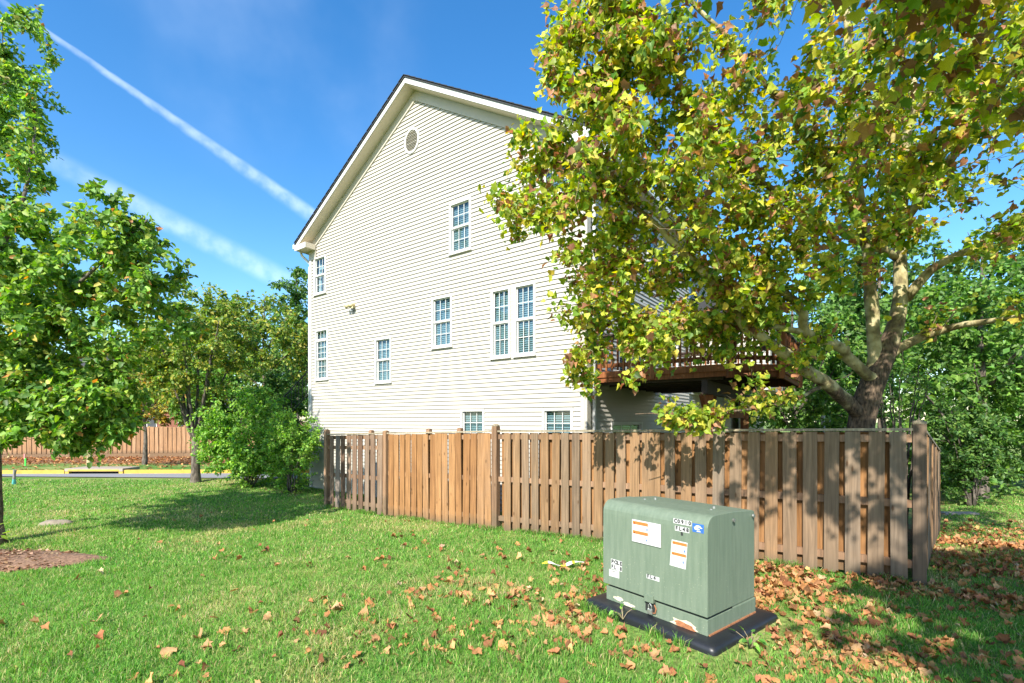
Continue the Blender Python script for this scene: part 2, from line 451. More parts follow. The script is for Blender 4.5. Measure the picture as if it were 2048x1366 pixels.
def mat_bark(name, c1, c2, scale=7, stretch=(1, 1, 0.35), bump=0.8, lo=0.42, hi=0.58):
    m, nt, N, Lk, out = new_mat(name)
    b = N('ShaderNodeBsdfPrincipled'); Lk(b.outputs[0], out.inputs[0]); b.inputs['Roughness'].default_value = 0.9; b.inputs['Specular IOR Level'].default_value = 0.15
    tc = N('ShaderNodeTexCoord'); mp = N('ShaderNodeMapping'); mp.inputs['Scale'].default_value = stretch; Lk(tc.outputs['Object'], mp.inputs['Vector'])
    n = N('ShaderNodeTexNoise'); n.inputs['Scale'].default_value = scale; n.inputs['Detail'].default_value = 6; Lk(mp.outputs[0], n.inputs['Vector'])
    cr = N('ShaderNodeValToRGB'); e = cr.color_ramp.elements; e[0].position = lo; e[0].color = (*c1, 1); e[1].position = hi; e[1].color = (*c2, 1)
    Lk(n.outputs[0], cr.inputs[0]); Lk(cr.outputs[0], b.inputs['Base Color'])
    n2 = N('ShaderNodeTexNoise'); n2.inputs['Scale'].default_value = scale * 5; n2.inputs['Detail'].default_value = 5; Lk(mp.outputs[0], n2.inputs['Vector'])
    bp = N('ShaderNodeBump'); bp.inputs['Strength'].default_value = bump; bp.inputs['Distance'].default_value = 0.02; Lk(n2.outputs[0], bp.inputs['Height']); Lk(bp.outputs[0], b.inputs['Normal'])
    return m


M['bark_cream'] = mat_bark('flaking_cream_bark', (0.20, 0.16, 0.085), (0.50, 0.43, 0.24), 6, (1, 1, 0.6), 0.3)
M['bark_brown'] = mat_bark('rough_brown_bark', (0.055, 0.04, 0.028), (0.17, 0.125, 0.085), 12, (1, 1, 0.3), 1.0, 0.35, 0.65)
def mat_sycamore(name, lo, hi):
    m, nt, N, Lk, out = new_mat(name)
    b = N('ShaderNodeBsdfPrincipled'); Lk(b.outputs[0], out.inputs[0]); b.inputs['Roughness'].default_value = 0.9; b.inputs['Specular IOR Level'].default_value = 0.15
    tc = N('ShaderNodeTexCoord'); n = N('ShaderNodeTexNoise'); n.inputs['Scale'].default_value = 5.5; n.inputs['Detail'].default_value = 6; Lk(tc.outputs['Object'], n.inputs['Vector'])
    nf = N('ShaderNodeTexNoise'); nf.inputs['Scale'].default_value = 34; nf.inputs['Detail'].default_value = 6
    mp = N('ShaderNodeMapping'); mp.inputs['Scale'].default_value = (1, 1, 0.35); Lk(tc.outputs['Object'], mp.inputs['Vector']); Lk(mp.outputs[0], nf.inputs['Vector'])
    cr = N('ShaderNodeValToRGB'); e = cr.color_ramp.elements; e[0].position = .40; e[0].color = (.17, .135, .07, 1); e[1].position = .60; e[1].color = (.46, .40, .23, 1); e2 = e.new(.5); e2.color = (.33, .28, .14, 1); Lk(n.outputs[0], cr.inputs[0])
    br = N('ShaderNodeValToRGB'); e = br.color_ramp.elements; e[0].position = .35; e[0].color = (.04, .03, .022, 1); e[1].position = .68; e[1].color = (.17, .12, .08, 1); Lk(nf.outputs[0], br.inputs[0])
    sp = N('ShaderNodeSeparateXYZ'); Lk(tc.outputs['Object'], sp.inputs[0])
    h = N('ShaderNodeMath'); h.operation = 'MULTIPLY_ADD'; h.inputs[1].default_value = 1.6; Lk(n.outputs[0], h.inputs[0]); Lk(sp.outputs[2], h.inputs[2])
    mr = N('ShaderNodeMapRange'); mr.interpolation_type = 'SMOOTHSTEP'; mr.inputs[1].default_value = lo; mr.inputs[2].default_value = hi; Lk(h.outputs[0], mr.inputs[0])
    mx = N('ShaderNodeMixRGB'); Lk(mr.outputs[0], mx.inputs[0]); Lk(br.outputs[0], mx.inputs[1]); Lk(cr.outputs[0], mx.inputs[2]); Lk(mx.outputs[0], b.inputs['Base Color'])
    bp = N('ShaderNodeBump'); bp.inputs['Strength'].default_value = 0.7; bp.inputs['Distance'].default_value = 0.02; Lk(nf.outputs[0], bp.inputs['Height']); Lk(bp.outputs[0], b.inputs['Normal'])
    return m


M['bark_syc'] = mat_sycamore('sycamore_trunk_bark', 3.75, 4.3)
M['bark_limb'] = mat_sycamore('sycamore_limb_bark', 2.9, 3.3)
M['bark_grey'] = mat_bark('grey_bark', (0.06, 0.05, 0.04), (0.19, 0.16, 0.13), 14, (1, 1, 0.4), 0.8, 0.35, 0.65)
M['twig'] = mat_plain('twig', (0.24, 0.19, 0.11), 0.85, 0.35, 9)
M['twig_dark'] = mat_plain('dark_twig', (0.09, 0.07, 0.05), 0.85, 0.35, 9)


def mat_ground():
    m, nt, N, Lk, out = new_mat('lawn_ground')
    b = N('ShaderNodeBsdfPrincipled'); Lk(b.outputs[0], out.inputs[0]); b.inputs['Roughness'].default_value = 0.95; b.inputs['Specular IOR Level'].default_value = 0.1
    tc = N('ShaderNodeTexCoord')
    n1 = N('ShaderNodeTexNoise'); n1.inputs['Scale'].default_value = 0.55; n1.inputs['Detail'].default_value = 7; Lk(tc.outputs['Object'], n1.inputs['Vector'])
    n2 = N('ShaderNodeTexNoise'); n2.inputs['Scale'].default_value = 22; n2.inputs['Detail'].default_value = 6; Lk(tc.outputs['Object'], n2.inputs['Vector'])
    cr = N('ShaderNodeValToRGB'); e = cr.color_ramp.elements
    e[0].position = 0.36; e[0].color = (0.09, 0.20, 0.035, 1); e[1].position = 0.68; e[1].color = (0.27, 0.29, 0.09, 1)
    Lk(n1.outputs[0], cr.inputs[0])
    c2 = N('ShaderNodeMapRange'); c2.inputs[1].default_value = 0.3; c2.inputs[2].default_value = 0.72; c2.inputs[3].default_value = 0.55; c2.inputs[4].default_value = 1.35; Lk(n2.outputs[0], c2.inputs[0])
    hs = N('ShaderNodeHueSaturation'); Lk(cr.outputs[0], hs.inputs['Color']); Lk(c2.outputs[0], hs.inputs['Value'])
    # leaf litter under the trees, verge beyond the road and the yard strip beside the fence
    a = N('ShaderNodeAttribute'); a.attribute_name = 'litter'
    n3 = N('ShaderNodeTexNoise'); n3.inputs['Scale'].default_value = 3; n3.inputs['Detail'].default_value = 6; Lk(tc.outputs['Object'], n3.inputs['Vector'])
    ad = N('ShaderNodeMath'); ad.operation = 'ADD'; Lk(a.outputs['Fac'], ad.inputs[0]); Lk(n3.outputs[0], ad.inputs[1])
    mr = N('ShaderNodeMapRange'); mr.inputs[1].default_value = 0.85; mr.inputs[2].default_value = 1.25; Lk(ad.outputs[0], mr.inputs[0])
    lc = N('ShaderNodeValToRGB'); e = lc.color_ramp.elements; e[0].position = 0.35; e[0].color = (0.11, 0.055, 0.03, 1); e[1].position = 0.7; e[1].color = (0.34, 0.18, 0.09, 1); Lk(n2.outputs[0], lc.inputs[0])
    mx = N('ShaderNodeMixRGB'); Lk(mr.outputs[0], mx.inputs[0]); Lk(hs.outputs[0], mx.inputs[1]); Lk(lc.outputs[0], mx.inputs[2])
    Lk(mx.outputs[0], b.inputs['Base Color'])
    bp = N('ShaderNodeBump'); bp.inputs['Strength'].default_value = 0.7; bp.inputs['Distance'].default_value = 0.03; Lk(n2.outputs[0], bp.inputs['Height']); Lk(bp.outputs[0], b.inputs['Normal'])
    return m


M['ground'] = mat_ground()

# ------------------------------------------------------------------ frames of the house, fence and cabinet
Cc = Vector((1.526, 9.9)); LD = Vector((-0.8054, 0.593)).normalized(); ND = Vector((-0.593, -0.8054)).normalized()
TD = -ND; AD = -LD
WALL_L = 10.18


def GW(t, d, z):      # gable wall: t to the picture's left from the rear corner, d outwards
    p = Cc + LD * t + ND * d; return (p.x, p.y, z)


def RW(t, d, z):      # rear wall: t away from the corner, d outwards over the yard
    p = Cc + TD * t + AD * d; return (p.x, p.y, z)


FN0 = Vector((4.70, 5.54)); FD = Vector((-0.8098, 0.5867)).normalized(); FO = Vector((-0.5867, -0.8098)).normalized()


def FP(u, d, z):
    p = FN0 + FD * u + FO * d; return (p.x, p.y, z)


# ------------------------------------------------------------------ ground, road, kerb
def build_ground():
    def axis(lo, hi, fine_lo, fine_hi, step):
        f = np.arange(fine_lo, fine_hi + 1e-6, step)
        a = fine_lo - np.geomspace(step, fine_lo - lo, 26)[::-1]; b = fine_hi + np.geomspace(step, hi - fine_hi, 26)
        return np.concatenate([a, f, b])
    xs = axis(-600, 600, -26, 22, 0.3); ys = axis(-600, 1200, -6, 34, 0.3)
    X, Y = np.meshgrid(xs, ys); Z = gz(X, Y) + (fbm(X, Y, 0.9) - 0.5) * 0.05 * (np.abs(X) < 30) * (np.abs(Y) < 36)
    V = np.stack([X, Y, Z], -1).reshape(-1, 3); nx, ny = len(xs), len(ys)
    i = np.arange(nx - 1)[None, :] + np.arange(ny - 1)[:, None] * nx; i = i.ravel()
    q = np.stack([i, i + 1, i + 1 + nx, i + nx], -1)
    me = np_mesh('ground', V, quads=q, mat=M['ground'], smooth=True)
    x, y = V[:, 0], V[:, 1]
    lit = 0.75 * sstep(23.5, 26, y) * sstep(-12, -14, x) + 0.2 * sstep(20, 22, y) * sstep(-12, -14, x)
    un = (x - FN0.x) * FD.x + (y - FN0.y) * FD.y; do = (x - FN0.x) * FO.x + (y - FN0.y) * FO.y
    lit += 0.45 * sstep(0.1, -0.3, do) * (y < 20)                         # inside the yard
    lit += 0.35 * sstep(2.0, 0.2, np.abs(x - 8.0)) * sstep(4, 6, y) * sstep(13, 9, y)
    at = me.attributes.new('litter', 'FLOAT', 'POINT'); at.data.foreach_set('value', np.clip(lit, 0, 1).astype(np.float32))
    o = link('ground', me); set_props(o, kind='structure')


build_ground()


def strip(name, x0, x1, y_of0, y_of1, z_off, mat, n=60, height=0):
    xs = np.linspace(x0, x1, n); mb = MB()
    for a, b in zip(xs[:-1], xs[1:]):
        p = [(a, y_of0(a)), (b, y_of0(b)), (b, y_of1(b)), (a, y_of1(a))]
        zz = [float(gz(*q)) + z_off for q in p]
        if height:
            mb.poly([(q[0], q[1], z - 0.1) for q, z in zip(p, zz)] + [(q[0], q[1], z + height) for q, z in zip(p, zz)],
                    [(0, 1, 5, 4), (4, 5, 6, 7), (1, 2, 6, 5), (2, 3, 7, 6), (3, 0, 4, 7)])
        else:
            mb.poly([(q[0], q[1], z) for q, z in zip(p, zz)], [(0, 1, 2, 3)])
    o = mb.build(name, mat); set_props(o, kind='structure'); return o


road_near = lambda x: 18.5 - 0.06 * (x + 14)
road_far = lambda x: 19.9 + 0.03 * (x + 14)
strip('road', -80, -7.5, road_near, road_far, 0.03, M['asphalt'])
strip('kerb', -80, -18.45, road_far, lambda x: road_far(x) + 0.16, 0.0, M['yellow_paint'], 30, 0.17)
strip('kerb', -16.05, -7.5, road_far, lambda x: road_far(x) + 0.16, 0.0, M['yellow_paint'], 20, 0.17)


def storm_drain():
    r = root('storm_drain', (-17.25, 20.0, -0.32), 'concrete kerb inlet of the storm drain with a dark slot between yellow kerbs', 'drain')
    y = road_far(-17.2); z = float(gz(-17.2, y))
    MB().box(-18.45, -16.05, y - 0.02, y + 0.9, z + 0.12, z + 0.24).build('slab', M['concrete'], r, bevel=0.01)
    MB().box(-18.25, -16.25, y + 0.1, y + 0.14, z - 0.1, z + 0.118).build('opening', M['void'], r)
    for s in (-18.45, -16.22):
        MB().box(s, s + 0.17, y - 0.01, y + 0.3, z - 0.1, z + 0.118).build('kerb_end', M['yellow_paint'], r)
    MB().box(-18.3, -16.2, y - 0.012, y - 0.022, z + 0.13, z + 0.2).build('yellow_edge', M['yellow_paint'], r)


storm_drain()

# ------------------------------------------------------------------ house
house = root('townhouse', (-2.5, 13.5, 0), 'tall cream sided end townhouse with gabled roof behind the wooden fence', 'house')
ROOF_SLOPE = 0.605; EAVE_Z = 7.62; APEX_T = WALL_L / 2; OVER = 0.40


def wall_top(t):
    return EAVE_Z + ROOF_SLOPE * (APEX_T - abs(t - APEX_T)) - 0.02


WINS = [  # t0, t1, z0, z1, style
    (3.11, 3.83, 6.08, 7.36, 'grid'), (9.26, 9.94, 6.00, 7.22, 'curtain'), (9.15, 9.86, 3.21, 4.85, 'transom'),
    (6.07, 6.79, 2.97, 4.26, 'grid'), (3.74, 4.46, 3.77, 5.08, 'grid'), (1.91, 2.48, 3.35, 4.97, 'grid'),
    (1.22, 1.81, 3.35, 4.97, 'slat'), (2.68, 3.44, 0.9, 2.17, 'grid'), (0.28, 1.04, 0.9, 2.16, 'slat'), (0.36, 1.06, 6.10, 7.38, 'grid')]
RWINS = [(1.2, 2.1, 6.1, 7.4, 'grid'), (3.4, 4.3, 6.1, 7.4, 'grid'), (1.5, 3.3, 2.85, 4.9, 'slat'), (5.0, 5.9, 3.3, 4.9, 'grid'), (1.15, 3.0, -0.15, 1.86, 'slat')]


def siding(F, z0, z1, length, openings, top_fn, parent, expo=0.1016, single=False, lo=0.06, mat=None):
    n = int((z1 - z0) / expo) + 1; allmb = MB()
    for i in range(n):
        a = z0 + i * expo; b = min(a + expo + 0.012, z1 + expo)
        segs = [(lo, length - lo)]
        for (t0, t1, w0, w1, _s) in openings:
            if min(b, w1) - max(a, w0) > 0.055:
                ns = []
                for s0, s1 in segs:
                    if t1 <= s0 or t0 >= s1: ns.append((s0, s1)); continue
                    if t0 > s0: ns.append((s0, t0))
                    if t1 < s1: ns.append((t1, s1))
                segs = ns
        for s0, s1 in segs:
            if top_fn is not None:
                # clip against the rake: solve where the top of the wall is above this course
                def lim(z): return max(0.0, (z - EAVE_Z) / ROOF_SLOPE)
                la, lb = lim(a), lim(b)
                p0a, p1a = max(s0, la), min(s1, length - la); p0b, p1b = max(s0, lb), min(s1, length - lb)
                if p1a - p0a < 0.05: continue
                if p1b < p0b: p0b = p1b = (p0b + p1b) / 2
            else: p0a = p0b = s0; p1a = p1b = s1
            mb = allmb if single else MB()
            mb.poly([F(p0a, 0.002, a + 0.010), F(p1a, 0.002, a + 0.010), F(p1a, 0.034, a), F(p0a, 0.034, a), F(p1a, 0.031, a + 0.02), F(p0a, 0.031, a + 0.02), F(p1b, 0.006, b), F(p0b, 0.006, b)],
                    [(0, 1, 2, 3), (3, 2, 4, 5), (5, 4, 6, 7)])
            if not single: mb.build('siding_board', mat or M['siding'], parent, recalc=False)
    if single: return allmb.build('siding_boards', mat or M['siding'], parent, recalc=False)


def window(F, t0, t1, z0, z1, style, parent, group=None):
    w = bpy.data.objects.new('window', None); col.objects.link(w); attach(w, parent)
    # casing, sill, sashes, muntins, panes, blind and room behind
    cw = 0.055
    mb = MB()
    mb.fbox(F, t0, t1, -0.02, 0.056, z0, z0 + cw).fbox(F, t0, t1, -0.02, 0.056, z1 - cw, z1)
    mb.fbox(F, t0, t0 + cw, -0.02, 0.055, z0 + cw, z1 - cw).fbox(F, t1 - cw, t1, -0.02, 0.055, z0 + cw, z1 - cw)
    mb.build('casing', M['trim'], w)
    MB().fbox(F, t0 - 0.015, t1 + 0.015, 0.0, 0.08, z0 - 0.028, z0 - 0.002).build('sill', M['trim'], w)
    a, b = t0 + cw, t1 - cw; y0, y1 = z0 + cw, z1 - cw
    rows = []
    if style == 'transom':
        tr = y1 - 0.30
        rows.append((tr + 0.03, y1, 3, 1, 0.012)); y1 = tr - 0.03
        MB().fbox(F, a, b, -0.03, 0.03, tr - 0.03, tr + 0.03).build('transom_bar', M['trim'], w)
    mid = (y0 + y1) / 2; rws = 3 if style == 'transom' else 2
    rows += [(mid + 0.028, y1, 3, rws, 0.0), (y0, mid - 0.005, 3, rws, -0.022)]
    MB().fbox(F, a, b, -0.035, 0.012, mid - 0.004, mid + 0.027).build('meeting_rail', M['trim'], w)
    for (s0, s1, nc, nr, d) in rows:
        mb = MB(); sw = 0.022
        mb.fbox(F, a, b, d - 0.02, d + 0.004, s0, s0 + sw).fbox(F, a, b, d - 0.02, d + 0.004, s1 - sw, s1)
        mb.fbox(F, a, a + sw, d - 0.02, d + 0.003, s0 + sw, s1 - sw).fbox(F, b - sw, b, d - 0.02, d + 0.003, s0 + sw, s1 - sw)
        mb.build('sash', M['trim'], w)
        ia, ib, i0, i1 = a + sw, b - sw, s0 + sw, s1 - sw
        for k in range(1, nc):
            x = ia + (ib - ia) * k / nc; MB().fbox(F, x - 0.007, x + 0.007, d - 0.014, d, i0, i1).build('muntin', M['trim'], w)
        for k in range(1, nr):
            z = i0 + (i1 - i0) * k / nr; MB().fbox(F, ia, ib, d - 0.013, d - 0.001, z - 0.007, z + 0.007).build('muntin', M['trim'], w)
        for k in range(nc):
            for j in range(nr):
                x0_, x1_ = ia + (ib - ia) * k / nc, ia + (ib - ia) * (k + 1) / nc; q0, q1 = i0 + (i1 - i0) * j / nr, i0 + (i1 - i0) * (j + 1) / nr
                MB().fbox(F, x0_ + 0.007, x1_ - 0.007, d - 0.010, d - 0.006, q0 + 0.007, q1 - 0.007).build('pane', M['glass'], w)
    mb = MB()
    if style == 'curtain':
        for k in range(9):
            u = a + (b - a) * (k + 0.5) / 9
            if 3 < k < 7: continue
            mb.fbox(F, u - 0.03, u + 0.03, -0.12 - 0.02 * (k % 2), -0.10 - 0.02 * (k % 2), y0, z1 - cw)
        mb.fbox(F, a, b, -0.12, -0.10, y1 - 0.32, y1 - 0.24)
        mb.build('curtain', M['curtain'], w)
    else:
        step = 0.05; ang = 0.036 if style == 'slat' else 0.046
        z = y0 + 0.02
        while z < z1 - cw:
            mb.poly([F(a + 0.01, -0.055, z), F(b - 0.01, -0.055, z), F(b - 0.01, -0.07, z + ang), F(a + 0.01, -0.07, z + ang)], [(0, 1, 2, 3)]); z += step
        mb.build('blind', M['blind'], w, recalc=False)
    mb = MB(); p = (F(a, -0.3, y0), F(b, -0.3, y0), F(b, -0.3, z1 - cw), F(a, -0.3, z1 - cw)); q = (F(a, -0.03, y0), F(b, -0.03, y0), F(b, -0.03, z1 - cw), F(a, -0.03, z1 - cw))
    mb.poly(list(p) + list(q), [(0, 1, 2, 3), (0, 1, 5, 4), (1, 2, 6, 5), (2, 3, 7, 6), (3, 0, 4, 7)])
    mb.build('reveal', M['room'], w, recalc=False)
    return w


def wall_panel(F, length, z0, top_fn, openings, name, mat, parent):
    """flat sheathing just behind the siding with the openings cut out (grid of cells)"""
    ts = sorted({0.0, length, APEX_T if top_fn else 0.0} | {x for o in openings for x in o[:2]}); ts = [t for t in ts if 0 <= t <= length]
    zs = sorted({z0, EAVE_Z} | {x for o in openings for x in o[2:4]}); zs = [z for z in zs if z0 <= z <= EAVE_Z]
    mb = MB()
    for t0, t1 in zip(ts[:-1], ts[1:]):
        for a, b in zip(zs[:-1], zs[1:]):
            tm, zm = (t0 + t1) / 2, (a + b) / 2
            if any(o[0] < tm < o[1] and o[2] < zm < o[3] for o in openings): continue
            mb.poly([F(t0, 0, a), F(t1, 0, a), F(t1, 0, b), F(t0, 0, b)], [(0, 1, 2, 3)])
    if top_fn: mb.poly([F(0, 0, EAVE_Z), F(length, 0, EAVE_Z), F(APEX_T, 0, wall_top(APEX_T))], [(0, 1, 2)])
    return mb.build(name, mat, parent, recalc=False)


RLEN = 7.2
gw = wall_panel(GW, WALL_L, -0.6, wall_top, WINS, 'gable_wall', M['siding'], house)
siding(GW, -0.05, 10.7, WALL_L, WINS, wall_top, gw, lo=0.09)
rw = wall_panel(RW, RLEN, -0.6, None, RWINS, 'rear_wall', M['siding'], house)
siding(RW, -0.05, EAVE_Z - 0.1, RLEN, RWINS, None, rw, lo=0.09)
for wn in WINS: window(GW, *wn, house)
for wn in RWINS: window(RW, *wn, house)
# corner boards, mullion between the paired windows, frieze, front brick, back body
for a in (0.0, WALL_L - 0.095):
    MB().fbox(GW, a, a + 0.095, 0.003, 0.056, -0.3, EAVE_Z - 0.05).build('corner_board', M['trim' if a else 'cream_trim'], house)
MB().fbox(RW, -0.056, 0.10, 0.003, 0.056, -0.3, EAVE_Z - 0.2).build('corner_board', M['cream_trim'], house)
MB().fbox(GW, 1.812, 1.908, 0.0, 0.03, 3.34, 4.96).build('mullion', M['cream_trim'], house)
MB().fbox(GW, WALL_L + 0.002, WALL_L + 0.06, -9.0, -0.004, -0.5, EAVE_Z - 0.2).build('brick_front', M['brick'], house)
mb = MB(); mb.prism([RW(0.3, -0.32, -0.5), RW(7.2, -0.32, -0.5), RW(7.2, -9.9, -0.5), RW(0.3, -9.9, -0.5)], (0, 0, EAVE_Z - 0.1)); mb.build('body', M['room'], house)

# roof: two slabs, fascia and soffit along the rakes, eave returns, gutters
THK = 0.05; ROW_END = 26.0


def roof_pt(t, d, dz=0.0):
    z = EAVE_Z + 0.20 + ROOF_SLOPE * (APEX_T - abs(t - APEX_T)) + dz
    return GW(t, d, z)


EV = 0.27
RL = 7.4
for s in (0, 1):
    te = -EV if s == 0 else WALL_L + EV
    mb = MB(); ring = [roof_pt(te, OVER + 0.03), roof_pt(APEX_T, OVER + 0.03), roof_pt(APEX_T, OVER + 0.03, THK), roof_pt(te, OVER + 0.03, THK)]
    back = Vector(GW(0, -RL, 0)) - Vector(GW(0, OVER + 0.03, 0))
    mb.prism(ring, back); roof_o = mb.build('roof_slope', M['roof'], house)
    # individual shingle tabs along the visible rake edge
    for k in range(24):
        f0, f1 = k / 24, (k + 1) / 24
        ta, tb = te + (APEX_T - te) * f0, te + (APEX_T - te) * f1
        q = MB(); q.poly([roof_pt(ta, OVER + 0.055, THK + 0.018), roof_pt(tb, OVER + 0.055, THK + 0.004), roof_pt(tb, -0.3, THK + 0.004), roof_pt(ta, -0.3, THK + 0.018),
                          roof_pt(ta, OVER + 0.055, THK - 0.004), roof_pt(tb, OVER + 0.055, THK - 0.004)], [(0, 1, 2, 3), (0, 4, 5, 1)]); q.build('shingle', M['roof'], roof_o, recalc=False)
    # rake fascia
    mb = MB(); mb.prism([roof_pt(te, OVER - 0.02, -0.14), roof_pt(APEX_T, OVER - 0.02, -0.14), roof_pt(APEX_T, OVER - 0.02, -0.002), roof_pt(te, OVER - 0.02, -0.002)], Vector(GW(0, 0.022, 0)) - Vector(GW(0, 0, 0)))
    mb.build('rake_fascia', M['trim'], house)
    mb = MB(); mb.prism([roof_pt(te, 0.02, -0.15), roof_pt(APEX_T, 0.02, -0.15), roof_pt(APEX_T, 0.02, -0.13), roof_pt(te, 0.02, -0.13)], Vector(GW(0, OVER - 0.045, 0)) - Vector(GW(0, 0, 0)))
    mb.build('rake_soffit', M['soffit'], house)
    mb = MB(); tw = 0.0 if s == 0 else WALL_L
    mb.prism([roof_pt(tw, 0.005, -0.42), roof_pt(APEX_T, 0.005, -0.42), roof_pt(APEX_T, 0.005, -0.153), roof_pt(tw, 0.005, -0.153)], Vector(GW(0, 0.05, 0)) - Vector(GW(0, 0, 0)))
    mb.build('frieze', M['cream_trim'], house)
    # boxed eave return
    sg = -1 if s == 0 else 1; zc = EAVE_Z + 0.20 - ROOF_SLOPE * EV
    t_in = tw - sg * 0.36; t0, t1 = sorted((te, t_in))
    MB().fbox(GW, t0, t1, 0.056, OVER - 0.001, zc - 0.19, zc - 0.02).build('eave_return', M['soffit'], house, bevel=0.004)
    f0, f1 = sorted((te - sg * 0.0, t_in - sg * 0.004)); MB().fbox(GW, f0, f1, OVER, OVER + 0.02, zc - 0.20, zc - 0.03).build('return_fascia', M['trim'], house)
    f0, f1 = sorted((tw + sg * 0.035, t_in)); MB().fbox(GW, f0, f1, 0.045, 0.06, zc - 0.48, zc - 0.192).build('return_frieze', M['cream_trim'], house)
    # eave soffit + gutter running back
    mb = MB(); a0, a1 = sorted((tw, te)); mb.fbox(GW, a0, a1, -RL, 0.036, zc - 0.19, zc - 0.16); mb.build('eave_soffit', M['soffit'], house)
    g0, g1 = sorted((te, te + sg * 0.085)); MB().fbox(GW, g0, g1, -RL, OVER + 0.04, zc - 0.13, zc + 0.02).build('gutter', M['gutter'], house, bevel=0.012)
# downspouts
z_e = EAVE_Z + 0.20 - ROOF_SLOPE * EV - 0.13


def downspout(pts, name='downspout'):
    MB().tube(pts, 0.042, 8).build(name, M['gutter'], house, smooth=True)


downspout([GW(WALL_L + 0.31, 0.2, z_e), GW(WALL_L + 0.29, 0.15, z_e - 0.15), GW(WALL_L + 0.1, -0.05, z_e - 0.42), GW(WALL_L + 0.06, 0.02, z_e - 0.6), GW(WALL_L + 0.06, 0.02, 0.3)])
downspout([RW(0.22, 0.36, z_e), RW(0.22, 0.3, z_e - 0.2), RW(0.22, 0.08, z_e - 0.45), RW(0.22, 0.08, -0.1)])

# louvred oval vent in the gable
vent = bpy.data.objects.new('gable_vent', None); col.objects.link(vent); attach(vent, house)
vc_t, vc_z, va, vb = 5.23, 9.45, 0.29, 0.34
NS = 40
ro = [(vc_t + math.cos(2 * math.pi * k / NS) * va, vc_z + math.sin(2 * math.pi * k / NS) * vb) for k in range(NS)]
ri = [(vc_t + math.cos(2 * math.pi * k / NS) * (va - 0.05), vc_z + math.sin(2 * math.pi * k / NS) * (vb - 0.05)) for k in range(NS)]
mb = MB(); pts = [GW(t, 0.055, z) for t, z in ro] + [GW(t, 0.055, z) for t, z in ri] + [GW(t, 0.0, z) for t, z in ro] + [GW(t, 0.026, z) for t, z in ri]
fs = []
for k in range(NS):
    j = (k + 1) % NS; fs += [(k, j, NS + j, NS + k), (k, 2 * NS + k, 2 * NS + j, j), (NS + k, NS + j, 3 * NS + j, 3 * NS + k)]
mb.poly(pts, fs); mb.build('vent_frame', M['trim'], vent)
MB().poly([GW(t, 0.027, z) for t, z in ri], [tuple(range(NS))]).build('vent_back', M['vent_dark'], vent, recalc=False)
z = vc_z - vb + 0.07
while z < vc_z + vb - 0.06:
    hw = (va - 0.05) * math.sqrt(max(0, 1 - ((z - vc_z) / (vb - 0.05)) ** 2))
    MB().poly([GW(vc_t - hw, 0.028, z + 0.024), GW(vc_t + hw, 0.028, z + 0.024), GW(vc_t + hw, 0.05, z), GW(vc_t - hw, 0.05, z)], [(0, 1, 2, 3)]).build('louvre', M['cream_trim'], vent, recalc=False); z += 0.042
# weathered floodlight on the wall
fx = bpy.data.objects.new('wall_floodlight', None); col.objects.link(fx); attach(fx, house)
MB().tube([GW(7.84, 0.02, 5.36), GW(7.84, 0.06, 5.36)], 0.10, 14).build('back_plate', M['fixture'], fx)
for dt in (-0.07, 0.07):
    MB().tube([GW(7.84 + dt, 0.06, 5.38), GW(7.84 + dt * 1.3, 0.14, 5.36), GW(7.84 + dt * 1.5, 0.22, 5.33)], [0.03, 0.045, 0.075], 12).build('lamp_head', M['fixture'], fx, smooth=True)
MB().tube([GW(7.84, 0.06, 5.27), GW(7.84, 0.09, 5.18)], [0.05, 0.045], 10).build('sensor', M['blind'], fx)
# small pent roof over the front door, seen end on past the corner
mb = MB(); p0 = (WALL_L + 0.06, 5.2); mb.prism([GW(WALL_L + 0.065, -1.0, 5.25), GW(WALL_L + 0.065, -1.0, 4.42), GW(WALL_L + 0.75, -1.0, 4.50), GW(WALL_L + 0.75, -1.0, 4.66)], Vector(GW(0, -2.2, 0)) - Vector(GW(0, -1.0, 0)))
mb.build('door_canopy', M['cream_trim'], house)
mb = MB(); mb.prism([GW(WALL_L + 0.065, -0.95, 5.30), GW(WALL_L + 0.065, -0.95, 5.255), GW(WALL_L + 0.80, -0.95, 4.665), GW(WALL_L + 0.80, -0.95, 4.70)], Vector(GW(0, -2.3, 0)) - Vector(GW(0, -1.0, 0))); mb.build('canopy_roof', M['roof'], house)


